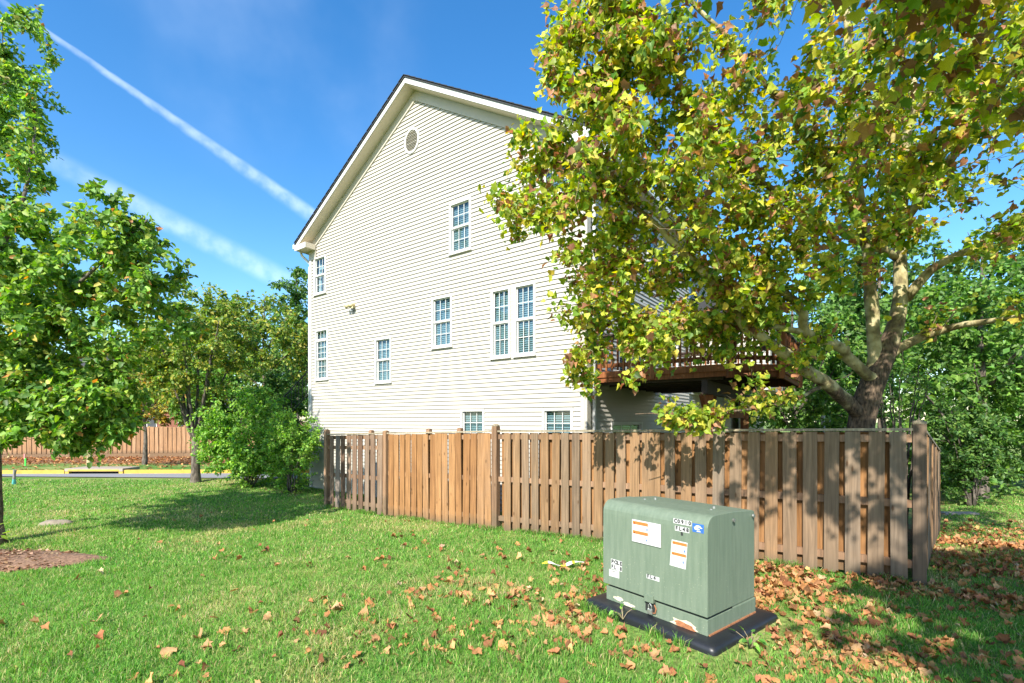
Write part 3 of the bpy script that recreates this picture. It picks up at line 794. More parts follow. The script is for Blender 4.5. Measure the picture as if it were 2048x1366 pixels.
# neighbours in the row, mostly behind the tree
def neighbour(t0, t1, off, label, bay):
    r = root('row_townhouse', RW((t0 + t1) / 2, -4, 0), label, 'house', 'townhouses along the row')
    Fr = lambda t, d, z: RW(t0 + t, d + off, z)
    ln = t1 - t0
    wins = [(0.8, 1.8, 6.0, 7.3, 'grid'), (3.2, 4.2, 6.0, 7.3, 'grid'), (0.9, 2.6, 2.85, 4.9, 'slat'), (3.6, 4.6, 3.3, 4.9, 'grid')]
    w = wall_panel(Fr, ln, -0.6, None, wins, 'rear_wall', M['siding'], r)
    so_ = siding(Fr, -0.05, EAVE_Z - 0.1, ln, wins, None, w, single=True); so_['kind'] = 'stuff'
    for q in wins: window(Fr, *q, r)
    mb = MB(); mb.prism([Fr(0, -0.32, -0.5), Fr(ln, -0.32, -0.5), Fr(ln, -9.5, -0.5), Fr(0, -9.5, -0.5)], (0, 0, EAVE_Z - 0.1)); mb.build('body', M['siding'], r)
    mb = MB(); a = Fr(0, 0.34, EAVE_Z - 0.02); b = Fr(0, -5.0, EAVE_Z + 3.2); c = Fr(0, -10.3, EAVE_Z - 0.02); mb.prism([a, b, c], Vector(Fr(ln, 0, 0)) - Vector(Fr(0, 0, 0))); mb.build('roof', M['roof'], r)
    MB().fbox(Fr, 0, ln, 0.34, 0.44, EAVE_Z - 0.16, EAVE_Z - 0.02).build('gutter', M['gutter'], r)
    if bay:
        Fb = lambda t, d, z: (Vector(Fr(1.4, 0, 0)) + Vector((ND.x, ND.y, 0)) * d + Vector((AD.x, AD.y, 0)) * t + Vector((0, 0, z))).to_tuple()
        MB().fbox(Fr, 1.42, 4.4, 0.03, 2.5, 2.9, 5.4).build('bump_out', M['siding'], r)
        s2 = siding(Fb, 2.9, 5.3, 2.5, [], None, r, single=True, lo=0.03); s2['kind'] = 'stuff'
        mb = MB(); mb.prism([Fr(1.2, 0.0, 6.2), Fr(1.2, 0.0, 5.42), Fr(1.2, 2.75, 5.42)], Vector(Fr(3.4, 0, 0)) - Vector(Fr(0, 0, 0))); mb.build('bump_roof', M['roof'], r)


neighbour(7.25, 13.2, -0.35, 'cream sided townhouse with a rear bump-out next past the deck', True)
neighbour(13.25, 19.4, 0.3, 'last cream sided townhouse of the row behind the sycamore', False)

# ------------------------------------------------------------------ deck
deck = root('deck', RW(1.5, 1.3, 0), 'red stained wooden deck with baluster railing raised on posts behind the house', 'deck')
DZ = 2.90
P0 = Vector(RW(0.30, 0.05, 0)).xy; P1 = Vector(RW(0.30, 2.70, 0)).xy
P2 = P1 + (AD + TD).normalized() * 1.0; P3 = P2 + TD * 3.0; P4 = Vector(RW((P3 - Cc).dot(TD), 0.05, 0)).xy
ringp = [P0, P1, P2, P3, P4]
mb = MB(); mb.prism([(p.x, p.y, DZ - 0.04) for p in ringp], (0, 0, 0.04)); mb.build('deck_floor', M['wood_deck'], deck)


def edge_frame(a, b):
    d = (b - a).normalized(); o = Vector((d.y, -d.x))
    cen = sum(ringp, Vector((0, 0))) / 5
    if o.dot(a - cen) < 0: o = -o
    return (lambda u, v, z: ((a + d * u + o * v).x, (a + d * u + o * v).y, z)), (b - a).length


edges = [(P0, P1), (P1, P2), (P2, P3), (P3, P4)]
for a, b in edges:
    Fe, ln = edge_frame(a, b)
    MB().fbox(Fe, 0, ln, -0.04, -0.002, DZ - 0.22, DZ - 0.045).build('rim_joist', M['wood_deck'], deck)
    MB().fbox(Fe, -0.02, ln + 0.02, -0.02, 0.028, DZ - 0.12, DZ + 0.002).build('fascia_board', M['wood_deck'], deck)
    MB().fbox(Fe, 0.0, ln, -0.09, -0.05, DZ + 0.09, DZ + 0.17).build('bottom_rail', M['wood_deck'], deck)
    MB().fbox(Fe, 0.0, ln, -0.10, -0.04, DZ + 0.66, DZ + 0.74).build('top_rail', M['deck_dark'], deck)
    MB().fbox(Fe, -0.02, ln + 0.02, -0.13, 0.0, DZ + 0.742, DZ + 0.775).build('rail_cap', M['deck_dark'], deck)
    k = int(ln / 0.125)
    for i in range(1, k):
        u = ln * i / k; MB().fbox(Fe, u - 0.018, u + 0.018, -0.048, -0.012, DZ + 0.02, DZ + 0.70).build('baluster', M['wood_deck'], deck)
for p in (P1, P2, P3):
    MB().box(p.x - 0.05, p.x + 0.05, p.y - 0.05, p.y + 0.05, DZ - 0.25, DZ + 0.80).build('rail_post', M['wood_deck'], deck)
Fe, ln = edge_frame(P0, P1)
MB().fbox(Fe, ln * 0.45, ln * 0.45 + 0.09, -0.06, 0.03, DZ - 0.2, DZ + 0.78).build('rail_post', M['wood_deck'], deck)
for i in range(8):
    t = 0.45 + i * 0.55; L_ = 2.55
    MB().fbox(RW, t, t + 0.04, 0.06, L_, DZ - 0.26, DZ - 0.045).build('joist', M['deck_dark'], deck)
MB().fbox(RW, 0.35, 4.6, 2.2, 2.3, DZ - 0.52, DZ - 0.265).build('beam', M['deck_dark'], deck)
for t in (0.62, 4.0):
    x, y, _ = RW(t, 2.25, 0); g = float(gz(x, y))
    MB().box(x - 0.07, x + 0.07, y - 0.07, y + 0.07, g - 0.1, DZ - 0.53).build('post', M['wood_deck'], deck)
    for s in (-1, 1):
        MB().tube([RW(t, 2.25, DZ - 1.1), RW(t + s * 0.5, 2.25, DZ - 0.55)], 0.04, 4).build('knee_brace', M['wood_deck'], deck)
MB().fbox(RW, 0.6, 4.2, 2.24, 2.29, 1.95, 2.08).build('cross_beam', M['wood_deck'], deck)

# white vinyl fence of the next yard
vf = root('vinyl_fence', (7.6, 10.2, 0), 'low white vinyl fence seen between the deck and the sycamore trunk', 'fence')
for i in range(2):
    x = 6.9 + i * 0.8; y = 10.6 - i * 0.02; g = float(gz(x, y))
    MB().box(x - 0.05, x + 0.05, y - 0.05, y + 0.05, g - 0.1, 2.0).build('post', M['trim'], vf)
    if i < 1:
        MB().box(x + 0.05, x + 0.75, y - 0.02, y + 0.02, 1.78, 1.9).build('top_rail', M['trim'], vf)
        MB().box(x + 0.05, x + 0.75, y - 0.012, y + 0.012, g + 0.05, 1.74).build('panel', M['trim'], vf)
# ------------------------------------------------------------------ fences
fence = root('board_fence', FP(6, 0, -0.1), 'long weathered board-on-board wooden fence running from the grey corner post to the house', 'fence')


def ftop(u): return float(np.interp(u, [0, 6.17, 11.7], [1.80, 1.70, 1.55]))


PM = {}


def picket_mesh(w, h, th, mat, tag):
    key = (tag, round(w, 3), round(h, 2))
    if key not in PM:
        mb = MB(); mb.box(-w / 2, w / 2, -th / 2, th / 2, 0, h)
        me = bpy.data.meshes.new('picket'); me.from_pydata(mb.v, [], mb.f); bm = bmesh.new(); bm.from_mesh(me); bmesh.ops.recalc_face_normals(bm, faces=bm.faces); bm.to_mesh(me); bm.free(); me.materials.append(mat); PM[key] = me
    return PM[key]


F_ANG = math.atan2(FD.y, FD.x)


def picket(Ff, ang, u, d, zb, zt, w, mat, tag, parent):
    x, y, _ = Ff(u, d, 0); me = picket_mesh(w, round(zt - zb, 1), 0.018, mat, tag)
    o = bpy.data.objects.new('picket', me); col.objects.link(o)
    o.location = (x, y, zb); o.rotation_euler = (random.uniform(-.010, .010), random.uniform(-.011, .011), ang + random.uniform(-.05, .05)); o.scale = (random.uniform(.96, 1.04), 1, (zt - zb) / round(zt - zb, 1))
    return attach(o, parent)


def ground_at(Ff, u, d=0.0):
    x, y, _ = Ff(u, d, 0); return float(gz(x, y))


def run(Ff, ang, u0, u1, pitch, w, mats, parent, topf, back_mat, tag, bottom_gap=0.03, rails=3, cap=True):
    u = u0 + pitch * 0.55; i = 0
    while u < u1 - w * 0.5:
        g = ground_at(Ff, u)
        m = mats[random.randrange(len(mats))]
        picket(Ff, ang, u, 0.040, g + bottom_gap - random.uniform(0, 0.03), topf(u) - 0.035 - random.uniform(0, .02), w, m, tag + m.name, parent)
        if u + pitch / 2 < u1 - 0.04: picket(Ff, ang, u + pitch / 2, -0.040, g + bottom_gap, topf(u) - 0.05, w, back_mat, tag + 'b', parent)
        u += pitch; i += 1
    n = max(1, int((u1 - u0) / 1.2))
    for k in range(rails):
        for j in range(n):
            a, b = u0 + (u1 - u0) * j / n, u0 + (u1 - u0) * (j + 1) / n
            def hz(uu):
                g = ground_at(Ff, uu); t = topf(uu); return [g + 0.22, (g + t) / 2 + 0.02, t - 0.12][k] if rails == 3 else [g + .2, g + .2 + (t - g - .3) * .4, t - .35, t - .1][k]
            za, zb = hz(a), hz(b)
            mb = MB(); p = [Ff(a, -0.03, za - .045), Ff(b, -0.03, zb - .045), Ff(b, 0.03, zb - .045), Ff(a, 0.03, za - .045), Ff(a, -0.03, za + .045), Ff(b, -0.03, zb + .045), Ff(b, 0.03, zb + .045), Ff(a, 0.03, za + .045)]
            mb.poly(p, [(0, 1, 2, 3), (4, 5, 6, 7), (0, 1, 5, 4), (1, 2, 6, 5), (2, 3, 7, 6), (3, 0, 4, 7)]); mb.build('rail', M['wood_post'], parent)
    if cap:
        za, zb = topf(u0), topf(u1)
        mb = MB(); p = [Ff(u0, -0.07, za - .03), Ff(u1, -0.07, zb - .03), Ff(u1, 0.065, zb - .03), Ff(u0, 0.065, za - .03), Ff(u0, -0.07, za), Ff(u1, -0.07, zb), Ff(u1, 0.065, zb), Ff(u0, 0.065, za)]
        mb.poly(p, [(0, 1, 2, 3), (4, 5, 6, 7), (0, 1, 5, 4), (1, 2, 6, 5), (2, 3, 7, 6), (3, 0, 4, 7)]); mb.build('cap_rail', M['wood_cap'], parent)


def post(Ff, u, d, zt, parent, w=0.055, dome=True, mat=None):
    g = ground_at(Ff, u, d)
    o = MB().fbox(Ff, u - w, u + w, d - w, d + w, g - 0.1, zt).build('post', mat or M['wood_post'], parent, bevel=0.006)
    mb = MB(); c = Vector(Ff(u, d, zt)); r_ = w * 1.12
    prof = [(r_, 0.0), (r_, 0.018), (r_ * 0.8, 0.034), (r_ * 0.4, 0.042), (0.002, 0.044)] if dome else [(r_, 0), (r_, 0.012), (0.01, 0.02)]
    pts = []; fs = []; n = 12
    for rr, hh in prof:
        for k in range(n):
            a = 2 * math.pi * k / n; pts.append(c + Vector((math.cos(a) * rr, math.sin(a) * rr, hh + 0.001)))
    for i in range(len(prof) - 1):
        for k in range(n): fs.append((i * n + k, i * n + (k + 1) % n, (i + 1) * n + (k + 1) % n, (i + 1) * n + k))
    mb.poly(pts, fs); mb.build('post_cap', M['wood_cap'] if dome else M['wood_post'], o)


run(FP, F_ANG, 0.06, 3.2, 0.222, 0.154, [M['wood_grey'], M['wood_grey'], M['wood_tan']], fence, ftop, M['wood_back'], 'n')
run(FP, F_ANG, 3.10, 6.1, 0.205, 0.152, [M['wood_tan'], M['wood_tan'], M['wood_grey']], fence, ftop, M['wood_back'], 'm')
run(FP, F_ANG, 6.24, 9.28, 0.188, 0.158, [M['wood_orange']], fence, ftop, M['wood_back'], 'o')
post(FP, 0.0, 0.0, 1.845, fence, 0.062, True, M['wood_grey'])
post(FP, 6.17, 0.02, 1.78, fence, 0.06)
for u in (7.2, 8.1, 10.05): post(FP, u, -0.11, ftop(u) + 0.05, fence, 0.05, False)
gate = root('fence_gate', FP(10.5, 0, -0.3), 'dark weathered slatted wooden gate at the far end of the fence by the bush', 'gate')
run(FP, F_ANG, 9.43, 11.62, 0.235, 0.155, [M['wood_gate']], gate, ftop, M['wood_orange'], 'g', rails=4)
post(FP, 9.35, 0.03, ftop(9.3) + 0.03, gate, 0.055, False)
post(FP, 11.68, 0.02, ftop(11.6) + 0.09, gate, 0.055, False)
# side run, seen very obliquely
SD = Vector((8.85 - 4.70, 10.0 - 5.54)); SLEN = SD.length; SD.normalize(); SO = Vector((SD.y, -SD.x))
SP = lambda u, d, z: ((FN0 + SD * u + SO * d).x, (FN0 + SD * u + SO * d).y, z)
sfence = root('side_fence', SP(3, 0, -0.2), 'shaded fence side turning back from the grey corner post beside the leafy path', 'fence')
run(SP, math.atan2(SD.y, SD.x), 0.10, SLEN, 0.20, 0.142, [M['wood_grey'], M['wood_tan']], sfence, lambda u: float(np.interp(u, [0, SLEN], [1.78, 1.27])), M['wood_back'], 's')
post(SP, SLEN + 0.06, 0.0, 1.30, sfence, 0.055, False, M['wood_orange'])

# far fence across the road
far = root('roadside_fence', (-25, 29.4, -0.32), 'orange brown board fence with a bottom kickboard beyond the yellow kerb', 'fence')
fa, fb = Vector((-40, 27.0)), Vector((-15.5, 30.6)); fdv = (fb - fa); flen = fdv.length; fdv.normalize(); fo = Vector((fdv.y, -fdv.x))
QP = lambda u, d, z: ((fa + fdv * u + fo * d).x, (fa + fdv * u + fo * d).y, z)
fang = math.atan2(fdv.y, fdv.x); u = 0.1; k = 0
while u < flen:
    g = ground_at(QP, u)
    picket(QP, fang, u, 0.03 if k % 2 == 0 else -0.005, g + 0.22, 1.52 + random.uniform(-.02, .02), 0.165, M['wood_far'], 'far', far)
    u += 0.128; k += 1
for j in range(10):
    a, b = flen * j / 10, flen * (j + 1) / 10; g = ground_at(QP, (a + b) / 2)
    MB().fbox(QP, a + 0.003, b - 0.003, 0.0, 0.05, g - 0.05, g + 0.20).build('kickboard', M['wood_far'], far)
    MB().fbox(QP, a - 0.06, a + 0.06, -0.12, -0.02, g - 0.1, 1.62).build('post', M['wood_far'], far)
    MB().fbox(QP, a, b, -0.07, -0.02, 1.2, 1.3).build('rail', M['wood_far'], far)

# ------------------------------------------------------------------ pad-mounted transformer
TDir = Vector((0.617, -0.787)).normalized(); TN = Vector((-0.787, -0.617)).normalized(); T0 = Vector((0.962, 4.94))
TF = lambda u, d, z: ((T0 + TDir * u + TN * d).x, (T0 + TDir * u + TN * d).y, z)
TW, TDp = 1.12, 0.86
PADZ = 0.055
padr = root('equipment_pad', TF(TW / 2, -0.43, 0), 'black plastic pad with rounded flared edges under the green transformer', 'pad')
mb = MB()
rings = []
for off, z in ((0.175, -0.12), (0.175, 0.0), (0.165, 0.025), (0.135, 0.043), (0.08, PADZ - 0.003), (0.02, PADZ)):
    rings.append((off, z))
pts = []; fs = []
for off, z in rings:
    r_ = 0.05
    cs = [(-off, off * .78), (TW + off * .8, off * .78), (TW + off * 0.8, -TDp - off * 1.1), (-off, -TDp - off * 1.1)]
    for ci, (cu, cd) in enumerate(cs):
        su = [1, -1, -1, 1][ci]; sv = [-1, -1, 1, 1][ci]
        for q in range(4):
            a = q / 3 * math.pi / 2
            # rounded corner, walked in a consistent direction
            aa = [math.pi - 0 + 0, 0, 0, 0]
            if ci == 0: du, dv = -math.cos(a), math.sin(a)
            elif ci == 1: du, dv = math.sin(a), math.cos(a)
            elif ci == 2: du, dv = math.cos(a), -math.sin(a)
            else: du, dv = -math.sin(a), -math.cos(a)
            pts.append(TF(cu + su * r_ + du * r_, cd + sv * r_ + dv * r_, z))
n = 16
for i in range(len(rings) - 1):
    for k in range(n): fs.append((i * n + k, i * n + (k + 1) % n, (i + 1) * n + (k + 1) % n, (i + 1) * n + k))
fs.append(tuple(range((len(rings) - 1) * n, len(rings) * n)))
mb.poly(pts, fs); padr_o = mb.build('pad_body', M['pad'], padr, smooth=True)

tr = root('transformer', TF(TW / 2, -0.43, PADZ), 'dull green pad-mounted electrical transformer cabinet with warning stickers', 'transformer')
# base tank
MB().fbox(TF, 0.012, TW - 0.0, -TDp, -0.0, PADZ, 0.195).build('sill', M['metal_green'], tr, bevel=0.006)
MB().fbox(TF, 0.05, TW - 0.02, -0.42, -0.03, 0.196, 0.235).build('shadow_gap', M['dark_metal'], tr)
# rear tank half, slightly taller seam
mb = MB(); mb.prism([TF(0.01, -0.40, 0.2), TF(0.01, -TDp, 0.2), TF(0.01, -TDp, 1.015), TF(0.01, -TDp + 0.04, 1.03), TF(0.01, -0.40, 1.062)], Vector(TF(TW - 0.012, 0, 0)) - Vector(TF(0.01, 0, 0)))
mb.build('tank', M['metal_green'], tr, bevel=0.006)
# front hood with its rounded upper edge, overhanging the sill
prof = [(0.022, 0.222), (0.022, 0.94)]
for q in range(1, 8):
    a = q / 7 * math.pi / 2; prof.append((0.022 - 0.115 * (1 - math.cos(a)), 0.955 + 0.115 * math.sin(a)))
prof += [(-0.399, 1.066), (-0.399, 0.222)]
mb = MB(); mb.prism([TF(-0.012, d, z) for d, z in prof], Vector(TF(TW + 0.012, 0, 0)) - Vector(TF(-0.012, 0, 0)))
hood = mb.build('hood', M['metal_green'], tr, bevel=0.005)
for p in hood.data.polygons: p.use_smooth = False
# lifting lugs and bolts
for u, d in ((0.25, -0.5), (0.9, -0.5), (0.95, -0.36), (0.22, -0.36)):
    x, y, _ = TF(u, d, 0); MB().tube([(x, y, 1.05), (x, y, 1.075)], 0.016, 8).build('bolt', M['steel'], tr)
SF = lambda u, d, z: TF(TW + d, -u, z)
for u, z in ((0.43, 0.985), (0.81, 0.98)):
    MB().tube([SF(u, -0.005, z), SF(u, 0.014, z)], 0.017, 8).build('bolt', M['steel'], tr)
MB().fbox(SF, 0.405, 0.412, -0.012, 0.003, 0.2, 1.04).build('seam', M['dark_metal'], tr)
# hasp and padlock
MB().fbox(TF, 0.50, 0.60, 0.0, 0.036, 0.185, 0.255).build('hasp', M['metal_green'], tr, bevel=0.004)
MB().fbox(TF, 0.495, 0.605, -0.002, 0.004, 0.09, 0.195).build('hasp_recess', M['dark_metal'], tr)
lock = MB().fbox(TF, 0.535, 0.585, 0.01, 0.035, 0.075, 0.125).build('padlock', M['steel'], tr, bevel=0.005)
MB().tube([TF(0.545, 0.022, 0.12), TF(0.543, 0.022, 0.155), TF(0.56, 0.022, 0.175), TF(0.577, 0.022, 0.155), TF(0.575, 0.022, 0.12)], 0.006, 8).build('shackle', M['steel'], lock)
MB().tube([TF(0.60, 0.01, 0.17), TF(0.625, 0.02, 0.14), TF(0.615, 0.02, 0.10), TF(0.59, 0.015, 0.09)], 0.006, 6).build('wire', M['rust'], lock)


def blob(F, cu, cz, wu, wz, d, name, mat, parent, seed):
    r = random.Random(seed); n = 18; pts = []
    for k in range(n):
        a = 2 * math.pi * k / n; q = 0.7 + 0.5 * r.random()
        pts.append(F(cu + math.cos(a) * wu * q, d, max(PADZ + 0.002, cz + math.sin(a) * wz * q)))
    MB().poly(pts, [tuple(range(n))]).build(name, mat, parent, recalc=False)


blob(TF, 0.90, 0.085, 0.13, 0.045, 0.0022, 'peeled_primer', M['peel'], tr, 3)
blob(TF, 0.91, 0.075, 0.105, 0.034, 0.0034, 'rust_patch', M['rust'], tr, 4)
blob(TF, 0.17, 0.10, 0.06, 0.022, 0.0022, 'peeled_primer', M['peel'], tr, 5)
blob(TF, 0.30, 0.08, 0.07, 0.02, 0.0022, 'peeled_primer', M['peel'], tr, 6)
MB().fbox(SF, 0.02, 0.84, 0.001, 0.012, PADZ, PADZ + 0.012).build('rust_line', M['rust'], tr)
blob(SF, 0.32, 0.97, 0.015, 0.07, 0.0015, 'peeled_primer', M['peel'], tr, 8); blob(SF, 0.385, 0.95, 0.012, 0.09, 0.0015, 'peeled_primer', M['peel'], tr, 9)

HD = 0.0225   # face of the hood


def text_mesh(s, size, F, u, z, d, mat, parent, name='lettering', bold=False):
    c = bpy.data.curves.new('lettering', 'FONT'); c.body = s; c.size = size; c.align_x = 'LEFT'; c.space_character = 1.25; c.resolution_u = 3
    if bold: c.offset = size * 0.05
    o = bpy.data.objects.new('tmp', c); col.objects.link(o)
    me = bpy.data.meshes.new_from_object(o); bpy.data.objects.remove(o); me.name = 'lettering'
    co = np.zeros(len(me.vertices) * 3, np.float32); me.vertices.foreach_get('co', co); co = co.reshape(-1, 3)
    wv = np.array([F(u + p[0], d, z + p[1]) for p in co], np.float32)
    me.vertices.foreach_set('co', wv.ravel()); me.materials.clear(); me.materials.append(mat); me.update()
    return link(name, me, parent)


def plate(u0, u1, z0, z1, d, name, mat, parent, skew=0.0):
    return MB().poly([TF(u0, d, z0), TF(u1, d, z0 + skew), TF(u1, d, z1 + skew), TF(u0, d, z1)], [(0, 1, 2, 3)]).build(name, mat, parent, recalc=False)


def text_lines(u0, u1, z0, z1, n, d, parent, mat, seed, th=0.35):
    r = random.Random(seed); mb = MB(); h = (z1 - z0) / n
    for i in range(n):
        z = z1 - (i + 0.5) * h; u = u0
        while u < u1 - 0.006:
            wv = min(r.uniform(0.006, 0.022), u1 - u); mb.poly([TF(u, d, z - h * th / 2), TF(u + wv, d, z - h * th / 2), TF(u + wv, d, z + h * th / 2), TF(u, d, z + h * th / 2)], [(0, 1, 2, 3)]); u += wv + 0.004
    mb.build('small_print', mat, parent, recalc=False)


def hand_icon(u, z, s, d, parent):
    mb = MB()
    mb.poly([TF(u - s * .2, d, z - s), TF(u + s * .3, d, z - s), TF(u + s * .45, d, z - s * .2), TF(u - s * .35, d, z - s * .2)], [(0, 1, 2, 3)])
    for i in range(4):
        a = u - s * .35 + i * s * .22; mb.poly([TF(a, d, z - s * .25), TF(a + s * .15, d, z - s * .25), TF(a + s * .12, d, z + s * (.3 + .1 * (i % 2))), TF(a + s * .02, d, z + s * (.3 + .1 * (i % 2)))], [(0, 1, 2, 3)])
    mb.poly([TF(u - s * 1.2, d, z + s), TF(u - s * .9, d, z + s), TF(u - s * .5, d, z + s * .2), TF(u - s * .6, d, z + s * .15)], [(0, 1, 2, 3)])
    mb.build('hand_symbol', M['ink_blue'], parent, recalc=False)


# large warning plate, stands a little off the hood
p = MB().fbox(TF, 0.362, 0.683, HD + 0.006, HD + 0.012, 0.722, 0.934).build('warning_plate', M['sticker'], tr)
D1 = HD + 0.0135
for zz in (0.905, 0.815):
    plate(0.372, 0.545, zz - 0.014, zz + 0.016, D1, 'orange_bar', M['orange'], p)
    MB().poly([TF(0.386, D1 + .001, zz - .009), TF(0.404, D1 + .001, zz - .009), TF(0.395, D1 + .001, zz + .009)], [(0, 1, 2)]).build('alert_triangle', M['ink'], p, recalc=False)
    text_mesh('WARNING', 0.026, TF, 0.412, zz - 0.009, D1 + 0.001, M['rust'], p)
text_mesh('KEEP OUT', 0.020, TF, 0.372, 0.866, D1, M['ink_grey'], p)
text_lines(0.372, 0.50, 0.842, 0.862, 2, D1, p, M['ink_grey'], 1); text_lines(0.372, 0.545, 0.735, 0.795, 5, D1, p, M['ink_grey'], 2); text_lines(0.58, 0.67, 0.735, 0.80, 5, D1, p, M['ink_grey'], 3)
hand_icon(0.535, 0.866, 0.018, D1, p); hand_icon(0.53, 0.765, 0.014, D1, p)
mb = MB()
for k in range(14):
    a = 2 * math.pi * k / 14; b = a + 0.25; r0, r1 = 0.02 + 0.006 * (k % 3), 0.026 + 0.006 * (k % 3)
    mb.poly([TF(0.618 + math.cos(a) * r0 * 1.3, D1, 0.862 + math.sin(a) * r0), TF(0.618 + math.cos(b) * r0 * 1.3, D1, 0.862 + math.sin(b) * r0), TF(0.618 + math.cos(b) * r1 * 1.3, D1, 0.862 + math.sin(b) * r1), TF(0.618 + math.cos(a) * r1 * 1.3, D1, 0.862 + math.sin(a) * r1)], [(0, 1, 2, 3)])
mb.build('line_drawing', M['ink_grey'], p, recalc=False); text_lines(0.60, 0.675, 0.825, 0.84, 1, D1, p, M['ink_grey'], 9)
# tall warning sticker
D2 = HD + 0.0015
p = MB().poly([TF(0.770, HD + .0008, 0.584), TF(0.930, HD + .0008, 0.582), TF(0.948, HD + .0008, 0.818), TF(0.792, HD + .0008, 0.819)], [(0, 1, 2, 3)]).build('warning_sticker', M['sticker'], tr, recalc=False)
for zz in (0.795, 0.698):
    o_ = (zz - 0.7) * 0.09
    plate(0.790 + o_, 0.932 + o_, zz - 0.013, zz + 0.013, D2, 'orange_bar', M['orange'], p)
    MB().poly([TF(0.80 + o_, D2 + .001, zz - .008), TF(0.814 + o_, D2 + .001, zz - .008), TF(0.807 + o_, D2 + .001, zz + .008)], [(0, 1, 2)]).build('alert_triangle', M['ink'], p, recalc=False)
    text_mesh('WARNING', 0.021, TF, 0.82 + o_, zz - 0.007, D2 + 0.001, M['rust'], p)
text_mesh('KEEP OUT', 0.019, TF, 0.795, 0.752, D2, M['ink_grey'], p)
text_lines(0.795, 0.88, 0.722, 0.745, 2, D2, p, M['orange'], 4); text_lines(0.79, 0.87, 0.655, 0.676, 1, D2, p, M['ink_grey'], 5, 0.6); text_lines(0.785, 0.92, 0.595, 0.645, 4, D2, p, M['ink_grey'], 6)
hand_icon(0.918, 0.745, 0.018, D2, p); hand_icon(0.905, 0.645, 0.018, D2, p)


def char_tags(s, u0, z0, cw, ch, size, dark, skew=0.0, plain=()):
    p = bpy.data.objects.new('number_tag', None); col.objects.link(p); attach(p, tr)
    for i, ch_ in enumerate(s):
        u = u0 + i * cw; z = z0 + skew * i
        plate(u + 0.0006, u + cw - 0.0006, z, z + ch, HD + 0.001, 'tag', M['sticker'], p)
        text_mesh(ch_, size, TF, u + cw * 0.2, z + ch * 0.2, HD + 0.002, M['ink'] if (dark and i not in plain) else M['ink_grey'] if i in plain else M['ink'], p, bold=dark and i not in plain)


char_tags('C0910', 0.808, 0.968, 0.0356, 0.045, 0.046, True)
char_tags('FL48', 0.823, 0.905, 0.0355, 0.044, 0.046, True)
text_mesh('B', 0.040, TF, 0.882, 0.874, HD + 0.002, M['ink'], tr, bold=True)
char_tags('POLE', 0.092, 0.437, 0.0352, 0.054, 0.052, True)
char_tags('FL18', 0.092, 0.388, 0.0352, 0.046, 0.048, True, plain=(2,))
char_tags('FL46', 0.521, 0.403, 0.0355, 0.040, 0.046, True, plain=(3,))
p = plate(0.068, 0.198, 0.310, 0.380, HD + .001, 'inspection_sticker', M['sticker'], tr, 0.004)
text_lines(0.11, 0.15, 0.362, 0.374, 1, HD + .002, p, M['ink'], 11, 0.6); text_lines(0.085, 0.18, 0.338, 0.36, 2, HD + .002, p, M['pink'], 12); text_lines(0.09, 0.185, 0.318, 0.332, 1, HD + .002, p, M['ink_grey'], 13, 0.6)
p = plate(0.995, 1.100, 0.926, 1.000, HD + .001, 'blue_sticker', M['ink_blue'], tr, 0.0)
mb = MB()
for (cu, cz, w_, h_) in ((1.045, 0.978, 0.05, 0.022), (1.04, 0.955, 0.06, 0.02), (1.055, 0.937, 0.05, 0.012), (1.02, 0.966, 0.03, 0.016), (1.075, 0.968, 0.03, 0.014)):
    n = 9; r = random.Random(int(cu * 1000)); mb.poly([TF(min(1.097, max(0.998, cu + math.cos(2 * math.pi * k / n) * w_ / 2 * (0.6 + .6 * r.random()))), HD + .002, cz + math.sin(2 * math.pi * k / n) * h_ / 2 * (0.6 + .6 * r.random())) for k in range(n)], [tuple(range(n))])
mb.build('white_print', M['sticker'], p, recalc=False)

# ------------------------------------------------------------------ leaves, trees, shrubs
def leaf_template(kind):
    if kind == 'plane':
        o = [(0, 0.03), (.22, -.06), (.36, .05), (.58, .13), (.50, .30), (.60, .56), (.36, .60), (.20, .74), (0, 1.0), (-.22, .72), (-.34, .62), (-.58, .58), (-.48, .30), (-.60, .15), (-.34, .05), (-.20, -.06)]; c = (0, .34)
    elif kind == 'maple':
        o = [(0, 0), (.25, .0), (.46, .22), (.26, .34), (.40, .68), (.14, .58), (0, 1.0), (-.14, .58), (-.40, .68), (-.26, .34), (-.46, .22), (-.25, .0)]; c = (0, .36)
    elif kind == 'maple_lo':
        o = [(0, 0), (.40, .08), (.34, .40), (.30, .66), (0, 1.0), (-.32, .62), (-.30, .36), (-.44, .10)]; c = (0, .36)
    elif kind == 'plane_lo':
        o = [(0, 0.0), (.50, .08), (.54, .56), (.20, .66), (0, 1.0), (-.34, .62), (-.56, .46), (-.46, .06)]; c = (0, .36)
    elif kind == 'oval':
        o = [(0, 0), (.26, .3), (.2, .68), (0, 1), (-.2, .68), (-.26, .3)]; c = None
    else:
        o = [(0, 0), (.34, .5), (0, 1), (-.34, .5)]; c = None
    if c is not None:
        pts = np.array([c] + o); n = len(o); tris = np.array([(0, 1 + k, 1 + (k + 1) % n) for k in range(n)])
    elif kind == 'oval':
        pts = np.array(o); tris = np.array([(0, 1, 3), (1, 2, 3), (0, 3, 5), (3, 4, 5)])
    else:
        pts = np.array(o); tris = np.array([(0, 1, 2), (0, 2, 3)])
    return pts.astype(float), tris


def norm(a): return a / np.maximum(np.linalg.norm(a, axis=-1, keepdims=True), 1e-9)


